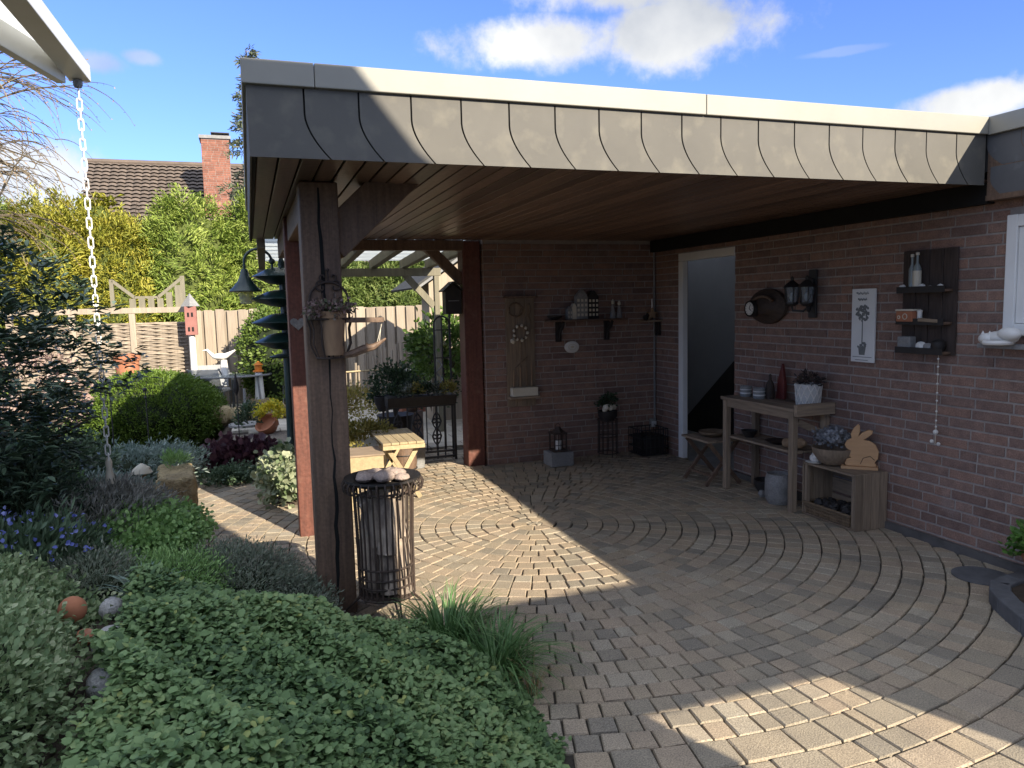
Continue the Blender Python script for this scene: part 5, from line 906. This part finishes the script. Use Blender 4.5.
# spruce behind the carport corner
lm_spruce = leafmat('spruce_needle', [(.05, .07, .04), (.09, .12, .07), (.16, .18, .11), (.22, .22, .15)], .6)
t = thing('spruce_tree', 'tall ragged blue green spruce rising behind the carport corner', 'tree', (.35, 20.5, 0)); b = MB(); b.tube([(.35, 20.5, 0), (.38, 20.5, 4), (.30, 20.5, 8.1)], [.16, .1, .015], 8); b.build('trunk', m_bark, t)
PP, DD = [], []
for k in range(150):
    z = 1.5+6.6*(k/150)**.95; a = random.uniform(0, 2*PI); L_ = (8.4-z)*.17+.12; L_ *= random.uniform(.6, 1.2); d = np.array([math.cos(a), math.sin(a), .05]); n = int(70*L_+20); q = RNG.random(n)**.7
    P = np.array([.35, 20.5, z])+d*(q*L_)[:, None]+np.array([0, 0, -.35])*((q*L_)**1.5)[:, None]+RNG.normal(size=(n, 3))*.04; PP.append(P); DD.append(np.repeat(d[None], n, 0)*.8+unit(n)*.8+np.array([0, 0, -.25]))
PP, DD = np.concatenate(PP), np.concatenate(DD); leafmesh('crown', PP, DD, unit(len(PP))+np.array([0, 0, .8]), .15, .035, lm_spruce, t)
# bare tree at the left edge
t = thing('bare_tree', 'leafless weeping tree with fine arching twigs at the edge of the picture', 'tree', (-5.9, 13.6, 0)); b = MB(); b.tube([(-5.9, 13.6, -.05), (-5.85, 13.6, 1.6), (-5.75, 13.6, 3.0), (-5.6, 13.5, 4.6)], [.2, .16, .12, .06], 9); b.build('trunk', m_bark, t)
rt_ = random.Random(4); tw = MB(); bud = []
def branch(p, d, L, r, lvl):
    pts = [p]; n = 7; q = p.copy(); d = d.copy()
    for i in range(n):
        d = (d+Vector((rt_.uniform(-.1, .1), rt_.uniform(-.1, .1), rt_.uniform(-.1, .08)-.05*lvl))).normalized(); q = q+d*(L/n); pts.append(q.copy())
        if lvl < 3 and i >= 1:
            for _ in range(2 if lvl < 2 else 1): branch(q, (d+Vector((rt_.uniform(-.7, .7), rt_.uniform(-.6, .6), rt_.uniform(-.35, .6)))).normalized(), L*rt_.uniform(.36, .6), r*.5, lvl+1)
    tw.tube(pts, [max(.003, r*(1-.8*i/n)) for i in range(n+1)], 5 if lvl < 2 else 3)
    if lvl == 3: bud.extend(pts[3:])
for k in range(13):
    z = 1.9+k*.21; branch(Vector((-5.75, 13.55, z)), Vector((rt_.uniform(.5, 1.0), rt_.uniform(-.5, .3), rt_.uniform(.35, 1.0))).normalized(), rt_.uniform(2.0, 2.9), .04, 1)
tw.build('limbs', M('pale_bark', (.22, .18, .12), (.14, .115, .08), .9, 12), t)
P = np.array(bud); P = P[RNG.random(len(P)) < .5]; leafmesh('buds', P, unit(len(P)), unit(len(P)), .035, .02, leafmat('bud', [(.3, .2, .12), (.4, .28, .16)], .7), t)
# ---- neighbour's house beyond the hedge
t = thing('neighbour_house', 'house with brown tiled roof rising above the hedge', 'house', (0, 31, 0)); b = MB(); b.prism((-4.9, 0, 0), (0, 1, 0), (0, 0, 1), [(26.2, 0), (35.8, 0), (35.8, 3.0), (31, 6.95), (26.2, 3.0)], -11.0) if False else b.prism((-4.8, 0, 0), (0, 1, 0), (0, 0, 1), [(26.4, 0), (35.6, 0), (35.6, 3.2), (31, 6.85), (26.4, 3.2)], 11.0); b.build('wall', m_redbrick, t)
rp = MB(); nrow = 27
for side in (1,):
    for i in range(nrow):
        q0, q1 = i/nrow, (i+1.12)/nrow; p0 = Vector((0, 31-5.0*q0, 7.1-4.1*q0)); p1 = Vector((0, 31-5.0*q1, 7.1-4.1*q1+.06)); x = -5.15
        while x < 6.4:
            w_ = .26; vs = []
            for s_ in range(5): xx = x+w_*s_/4; hh = .035*math.sin(s_/4*PI)**1; vs += [(xx, p0.y, p0.z+hh+.0), (xx, p1.y-.0, p1.z+hh)]
            rp.add(vs, [(2*s_, 2*s_+1, 2*s_+3, 2*s_+2) for s_ in range(4)]); x += w_
rf = rp.build('roof', m_tile, t); b = MB(); b.prism((-5.1, 0, 0), (0, 1, 0), (0, 0, 1), [(31, 7.06), (36, 2.96), (36, 2.8), (31, 6.9), (26, 2.8), (26, 2.96)], 11.4); b.build('roof_boards', m_felt, t); b = MB(); b.tube([(-5.15, 31, 7.12), (6.4, 31, 7.12)], .11, 8); b.build('ridge', m_tile, rf)
b = MB(); bricks(b, 'x', 28.3, -1, -1.22, -.32, 4.6, 7.55, (), .075, .05, .24); bricks(b, 'y', -1.22, -1, 28.36, 29.2, 4.6, 7.55, (), .075, .05, .24); ch = b.build('chimney', m_redbrick, t); b = MB(); b.b2((-1.21, 28.31, 4.6), (-.32, 29.2, 7.55)); b.build('mortar_backing', m_mortar, ch); b = MB(); b.b2((-1.28, 28.25, 7.552), (-.26, 29.25, 7.66)); b.build('cap', m_concrete, ch); b = MB(); b.box((-.6, 28.75, 7.80), (.6, .5, .03)); [b.b2((x, 28.6, 7.66), (x+.04, 28.64, 7.79)) for x in (-.85, -.4)]; b.build('cover_plate', m_dark, ch)
# ------------------------------------------------------------------ white canopy and chain
t = thing('white_canopy', 'white aluminium canopy corner jutting in at the top with bright roof sheet', 'canopy', (-1, 3, 0)); tip = Vector((-.838, 5.03, 3.03)); d1 = Vector((-.024, -1, 0)).normalized(); d2 = Vector((-math.sin(R(14.4)), -math.cos(R(14.4)), 0))
b = MB(); b.beam(tip, tip+d1*6.1, .11, .095); b.build('edge_beam', m_canopy, t, bevel=.004)
s2 = tip+Vector((-.075, -.12, -.03)); b = MB(); b.beam(s2, s2+d2*6.0, .05, .13); b.build('inner_beam', m_canopy, t, bevel=.004)
m_sheet = M('white_roof_sheet', (.9, .9, .87), (.88, .88, .85), .5, 3, bump=0, transl=.85); b = MB(); e1, e2 = tip+d1*6.1, s2+d2*6.0; b.prism((0, 0, 3.085), (1, 0, 0), (0, 1, 0), [(tip.x, tip.y-.02), (s2.x-.02, s2.y), (e2.x, e2.y), (e1.x, e1.y)], .008); b.build('roof_sheet', m_sheet, t)
b = MB(); b.lathe((-.845, 4.985, 2.94), [(.02, 0), (.025, .012), (.025, .04)], 12); hk = b.build('hook', m_concrete, t)
CXY = (-.845, 4.985); t = thing('white_chain', 'long white link chain hanging from the canopy tip into the garden bed', 'chain', (*CXY, .62)); b = MB(); z = 2.93; k = 0
while z > .80:
    ax = Vector((1, .3, 0)).normalized() if k % 2 else Vector((-.3, 1, 0)).normalized(); pts = [Vector((*CXY, z-.031))+ax*x+Vector((0, 0, y)) for x, y in [(.0125*math.cos(a), .022+.0125*math.sin(a)) for a in np.linspace(0, PI, 6)]+[(.0125*math.cos(a), -.022+.0125*math.sin(a)) for a in np.linspace(PI, 2*PI, 6)]]
    b.tube(pts, .0042, 6, True); z -= .0555; k += 1
b.build('links', m_white, t, smooth=True); b = MB(); b.lathe((*CXY, .64), [(.026, 0), (.024, .05), (.016, .09), (.02, .13), (.01, .16), (0, .165)], 10); b.build('end_weight', m_cream, t, smooth=True)

# ------------------------------------------------------------------ plants of the near beds
lm_gc = leafmat('ground_cover_leaf', [(0.057, 0.109, 0.041), (0.116, 0.195, 0.069), (0.173, 0.27, 0.103), (0.229, 0.327, 0.137), (0.321, 0.367, 0.116)], .55, .25, .35)
n = 120000; X = RNG.uniform(-.72, 1.12, n); Y = RNG.uniform(1.3, 4.25, n); E_ = np.interp(Y, EY, EX)
inner = np.interp(Y, [1.3, 2.2, 3.0, 3.4, 3.75, 4.25], [-.44, -.47, -.53, -.46, -.26, .10]); keep = (X < E_+.03+.03*np.sin(Y*9)+.035*np.sin(Y*31+1)+RNG.normal(size=n)*.02) & (X > inner+.04*np.sin(Y*11)); X, Y, E_ = X[keep], Y[keep], E_[keep]
base = np.array([hgt(x, y) for x, y in zip(X, Y)]); base = np.maximum(base, 0); lump = .05*np.sin(X*9+1.3*np.sin(Y*5))*np.cos(Y*8+X*3)+.02*np.sin(X*23+Y*17)
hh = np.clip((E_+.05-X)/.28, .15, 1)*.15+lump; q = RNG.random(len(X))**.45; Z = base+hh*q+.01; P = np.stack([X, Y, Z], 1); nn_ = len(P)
az = RNG.uniform(0, 2*PI, nn_); D = np.stack([np.cos(az), np.sin(az), RNG.uniform(-.35, .5, nn_)], 1); U = unit(nn_)*.75+np.array([0, -.15, 1.0])
T_ = .45+.25*np.sin(X*5+2*np.sin(Y*3))*np.cos(Y*4)+RNG.normal(size=nn_)*.2-.25*(1-q); T_ = np.where(RNG.random(nn_) < .022, 1.0, np.clip(T_, 0, .82))  # deeper leaves tinted darker: shade between leaves put into the colour
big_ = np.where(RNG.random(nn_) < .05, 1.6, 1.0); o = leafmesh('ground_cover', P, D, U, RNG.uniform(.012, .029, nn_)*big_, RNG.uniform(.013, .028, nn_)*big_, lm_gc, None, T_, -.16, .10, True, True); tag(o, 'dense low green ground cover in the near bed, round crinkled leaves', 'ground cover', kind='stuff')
lm_silver = leafmat('silver_leaf', [(0.089, 0.139, 0.097), (0.176, 0.244, 0.176), (0.31, 0.377, 0.293), (0.48, 0.53, 0.43)], .6)
lm_cot = leafmat('small_pale_leaf', [(0.094, 0.159, 0.069), (0.185, 0.266, 0.12), (0.312, 0.392, 0.198), (0.491, 0.523, 0.329)], .55)
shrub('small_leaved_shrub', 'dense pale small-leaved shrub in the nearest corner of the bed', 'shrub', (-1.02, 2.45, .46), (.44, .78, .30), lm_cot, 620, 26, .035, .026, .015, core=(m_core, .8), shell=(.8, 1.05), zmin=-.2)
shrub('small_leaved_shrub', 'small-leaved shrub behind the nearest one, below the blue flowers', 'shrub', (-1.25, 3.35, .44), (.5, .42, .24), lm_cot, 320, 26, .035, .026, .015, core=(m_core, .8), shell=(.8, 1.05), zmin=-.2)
th = shrub('blue_flower_patch', 'patch of strappy leaves dotted with small blue flowers', 'flowers', (-1.18, 4.05, .50), (.42, .36, .16), lm_low, 170, 20, .03, .06, .014, shell=(.5, 1.05), zmin=0, upb=.9)
P, Dn, T = blob_points((-1.16, 4.02, .55), (.42, .34, .15), 70, 4, .02, (.85, 1.1), .1); fl_ = leafmesh('blue_flowers', P, Dn+unit(len(P))*.8, Dn+unit(len(P))*.3, .024, .018, leafmat('blue_petal', [(.10, .12, .42), (.2, .24, .6), (.34, .36, .7)], .6), th); fl_['kind'] = 'stuff'
lm_twig = leafmat('heather_twig', [(0.104, 0.104, 0.085), (0.209, 0.209, 0.181), (0.333, 0.325, 0.287), (0.417, 0.417, 0.363)], .8)
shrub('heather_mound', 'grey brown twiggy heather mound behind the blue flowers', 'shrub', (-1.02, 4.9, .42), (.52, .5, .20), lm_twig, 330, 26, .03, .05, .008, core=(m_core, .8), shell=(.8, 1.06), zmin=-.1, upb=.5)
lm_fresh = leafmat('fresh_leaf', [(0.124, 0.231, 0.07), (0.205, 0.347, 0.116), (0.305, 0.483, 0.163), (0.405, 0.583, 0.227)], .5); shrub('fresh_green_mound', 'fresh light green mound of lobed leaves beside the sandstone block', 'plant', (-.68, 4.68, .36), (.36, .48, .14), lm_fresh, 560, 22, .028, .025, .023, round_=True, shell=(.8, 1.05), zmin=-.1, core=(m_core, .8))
lm_thyme = leafmat('thyme_leaf', [(0.101, 0.136, 0.092), (0.181, 0.225, 0.155), (0.28, 0.315, 0.235), (0.255, 0.22, 0.185)], .8)
shrub('thyme_cushion', 'grey green wiry thyme cushion spreading toward the path', 'plant', (-.22, 4.12, .21), (.40, .36, .17), lm_thyme, 520, 26, .03, .026, .006, shell=(.75, 1.06), zmin=-.1, core=(m_core, .8), upb=.5)
shrub('thyme_cushion', 'wiry green thyme cushion between ground cover and narcissus leaves', 'plant', (-.45, 3.92, .30), (.26, .26, .15), lm_fresh, 280, 26, .03, .026, .006, shell=(.75, 1.06), zmin=-.1, core=(m_core, .8), upb=.5)
shrub('thyme_cushion', 'grey thyme cushion at the very foot of the front post', 'plant', (.12, 3.98, .09), (.22, .24, .13), lm_thyme, 240, 24, .025, .026, .006, shell=(.75, 1.06), zmin=-.1, core=(m_core, .8), upb=.5)
m_blade = leafmat('blade', [(0.066, 0.145, 0.042), (0.111, 0.214, 0.071), (0.182, 0.293, 0.111)], .45, .25); m_blade2 = leafmat('blue_blade', [(0.1, 0.156, 0.121), (0.164, 0.234, 0.178), (0.243, 0.314, 0.243)], .45, .25)
shrub('thyme_cushion', 'dark green wiry cushion between the blue flowers and the ground cover', 'plant', (-.78, 3.82, .40), (.20, .28, .12), lm_thyme, 230, 24, .03, .026, .007, shell=(.6, 1.06), zmin=-.1, core=(m_core, .8), upb=.5)
shrub('trailing_plant', 'small trailing plant around the terracotta ball', 'plant', (-.74, 3.32, .40), (.14, .22, .08), lm_cot, 70, 22, .03, .026, .016, shell=(.4, 1.05), zmin=-.1)
grass_tuft('strap_leaf_tuft', 'tuft of blue green strap leaves beside the terracotta ball', 'plant', (-.50, 3.55, .36), .14, .20, 60, m_blade2, None, .012, .9)
grass_tuft('grass_tuft', 'dark green arching grass tuft on the paving edge nearest the fire basket', 'grass', (.80, 3.32, .0), .26, .34, 420, m_blade, 'grass tufts at the paving edge', .009, 1.0)
grass_tuft('grass_tuft', 'grass tuft with pale tips at the corner of the ground cover', 'grass', (.93, 3.02, .0), .27, .31, 420, m_blade, 'grass tufts at the paving edge', .008, 1.15)
grass_tuft('dry_grass', 'thin dry straw blades beside the two grass tufts', 'grass', (1.05, 2.86, .0), .10, .20, 24, leafmat('straw', [(.3, .22, .1), (.4, .3, .16)], .7), None, .004, 1.1)
lm_sed = leafmat('blue_grey_leaf', [(0.094, 0.146, 0.12), (0.165, 0.235, 0.191), (0.285, 0.355, 0.311), (0.404, 0.456, 0.439)], .6)
shrub('blue_grey_cushion', 'blue grey spreading cushion plant under the white chain end', 'plant', (-1.12, 5.75, .37), (.38, .42, .13), lm_sed, 220, 22, .035, .04, .014, shell=(.75, 1.05), zmin=-.1, core=(m_core, .8))
shrub('blue_grey_cushion', 'blue grey cushion plant behind the mushroom ornament', 'plant', (-1.05, 7.3, .27), (.5, .5, .17), lm_sed, 230, 22, .04, .05, .012, shell=(.75, 1.05), zmin=-.1, core=(m_core, .8))
shrub('blue_grey_cushion', 'low mixed cushion plant between chain and dark evergreen', 'plant', (-1.6, 6.6, .45), (.5, .55, .25), lm_low, 200, 22, .04, .05, .02, shell=(.75, 1.05), zmin=-.1, core=(m_core, .8))
shrub('yellow_green_cushion', 'yellow green small conifer ball next to the dark evergreen', 'shrub', (-1.18, 5.25, .52), (.17, .17, .18), lm_fresh, 70, 22, .025, .035, .01, core=(m_core, .8))
shrub('low_silver_shrub', 'low silver shrub in front of the box ball', 'shrub', (-1.0, 8.3, .10), (.5, .4, .17), lm_silver, 150, 22, .04, .05, .015, zmin=-.1)
shrub('leafy_clump', 'green leafy clump in front of the box ball beside the silver shrub', 'shrub', (-1.95, 8.3, .2), (.42, .4, .26), lm_green, 120, 20, .05, .05, .03, zmin=-.1)
# dark evergreen at the left
lm_rho = leafmat('evergreen_leaf', [(0.025, 0.049, 0.029), (0.049, 0.086, 0.046), (0.091, 0.138, 0.082), (0.151, 0.204, 0.141)], .38, .12, .5)
t = thing('rhododendron', 'big dark glossy evergreen shrub at the left edge', 'shrub', (-1.75, 4.9, .4)); b = MB(); ends = []
for k in range(30):
    d = unit(1)[0]; d[2] = abs(d[2])*1.0; e = Vector((-1.72, 4.85, 1.0))+Vector((d[0]*.95, d[1]*.8, d[2]*.98)); p0 = Vector((-1.75+random.uniform(-.1, .1), 4.9, .38)); b.tube([p0, p0.lerp(e, .5)+Vector((0, 0, .1)), e], [.022, .014, .006], 5)
b.build('stem', m_bark, t)
d = unit(2400); d = d[d[:, 2] > -.55][:1050]; s = RNG.uniform(.5, 1.10, (len(d), 1)); Cn = np.array([-1.70, 4.85, 1.18])+d*np.array([1.04, .85, .92])*s
hang = Cn[:, 2] < 1.2; Cn[:, 0] = np.where(hang & (Cn[:, 0] > -.98), -.98-np.abs(RNG.normal(size=len(Cn)))*.25, Cn[:, 0]); kk = 13; P = np.repeat(Cn, kk, 0)+RNG.normal(size=(len(Cn)*kk, 3))*.022; Dn = np.repeat(d, kk, 0); az = RNG.uniform(0, 2*PI, len(P)); D = np.stack([np.cos(az), np.sin(az), RNG.uniform(-.25, .55, len(P))], 1)+Dn*.5
leafmesh('foliage', P, D, np.array([0, 0, 1.0])+unit(len(P))*.35, RNG.uniform(.055, .09, len(P)), RNG.uniform(.016, .026, len(P)), lm_rho, t, np.clip(np.repeat(RNG.random(len(Cn)), kk)*.5+RNG.random(len(P))*.5, 0, 1), .12, .12)
shrub('dark_conifer', 'low dark needle shrub below the big evergreen at the left edge', 'shrub', (-1.35, 4.75, .62), (.38, .36, .30), lm_rho, 200, 26, .04, .045, .009, core=(m_core, .8), upb=.5)
shrub('pale_blossom_shrub', 'shrub with pale pink dry blossoms seen through the dark evergreen', 'shrub', (-2.35, 9.2, .75), (.7, .5, .6), leafmat('pale_blossom', [(.12, .13, .06), (.35, .24, .2), (.5, .38, .34), (.6, .5, .45)], .7), 140, 18, .06, .05, .035, stem=(m_bark, 10, .012))
b = MB(); b.lathe((-1.78, 12.6, .0), [(.13, 0), (.17, .95), (.19, .95), (.19, 1.05), (.16, 1.05), (0, 1.0)], 18); tag(b.build('tall_terracotta_pot', m_terra, smooth=True), 'orange terracotta pot top behind the dark evergreen, before the woven fence', 'flowerpot')
# ornaments and stones in the bed
t = thing('mushroom_ornament', 'small pale stone mushroom with shingled cap in the bed', 'ornament', (-.82, 6.1, .36)); b = MB(); b.lathe((-.82, 6.1, .36), [(.035, 0), (.027, .02), (.026, .11), (.034, .125)], 12); b.build('stem', m_oldwood, t, smooth=True); b = MB(); b.lathe((-.82, 6.1, .475), [(.0, -.005), (.065, -.006), (.075, .0), (.06, .028), (.035, .05), (.012, .066), (.0, .07)], 14); b.ball((-.775, 6.09, .505), .017, 8, 6); b.build('cap', m_cream, t, smooth=True)
b = MB(); b.box((-.62, 6.45, .15), (.27, .62, .50), Matrix.Rotation(.12, 3, 'Z')); o = b.build('sandstone_block', m_stone); k = o.modifiers.new('r', 'REMESH'); k.mode = 'VOXEL'; k.voxel_size = .018; k.use_smooth_shade = True; k2 = o.modifiers.new('s', 'SMOOTH'); k2.factor = .8; k2.iterations = 14; tx = bpy.data.textures.new('stone_lumps', 'CLOUDS'); tx.noise_scale = .12; k3 = o.modifiers.new('d', 'DISPLACE'); k3.texture = tx; k3.strength = .05; tag(o, 'squat yellow sandstone block marking the corner of the path', 'stone')
m_palestone = M('pale_grey_stone', (.46, .45, .44), (.3, .295, .29), .9, 12, bump=.7, bdist=.012, fine=80)
for x, y, z, r_, l in ((-.68, 6.25, .34, (.08, .1, .06), 'pinkish stone on the bed edge beside the sandstone block'), (-.72, 6.05, .33, (.06, .07, .05), 'small pale stone in front of the sandstone block'), (-.60, 5.75, .25, (.09, .12, .10), 'mossy stone under the fresh green mound'), (-.55, 2.98, .46, (.06, .10, .05), 'grey boulder at the edge of the ground cover, middle of three'), (-.50, 2.62, .47, (.06, .08, .055), 'pale grey boulder at the edge of the ground cover, nearest of three'), (-.60, 3.35, .45, (.05, .07, .045), 'grey boulder below the terracotta ball'), (-.80, 4.35, .40, (.08, .17, .06), 'flat buff stone beside the heather mound')):
    b = MB(); b.ball((x, y, z), r_, 14, 10, lump=.05); tag(b.build('garden_stone', m_palestone if z > .36 else m_stone, smooth=True), l, 'stone')
shrub('stone_top_grass', 'little yellow green tuft on top of the sandstone block', 'plant', (-.64, 6.62, .44), (.08, .09, .05), lm_fresh, 26, 18, .02, .05, .006, upb=1.2)
t = thing('terracotta_ball', 'broken terracotta ball ornament half hidden between shrubs', 'ornament', (-.665, 3.12, .45)); b = MB(); b.ball((-.69, 3.12, .55), .05, 16, 11); b.build('ball', m_terra, t, smooth=True); b = MB(); b.lathe((-.645, 3.05, .44), [(.02, 0), (.035, .02), (.03, .045)], 9, axis=(.2, -.2, 1)); b.build('base_shard', m_terra, t)
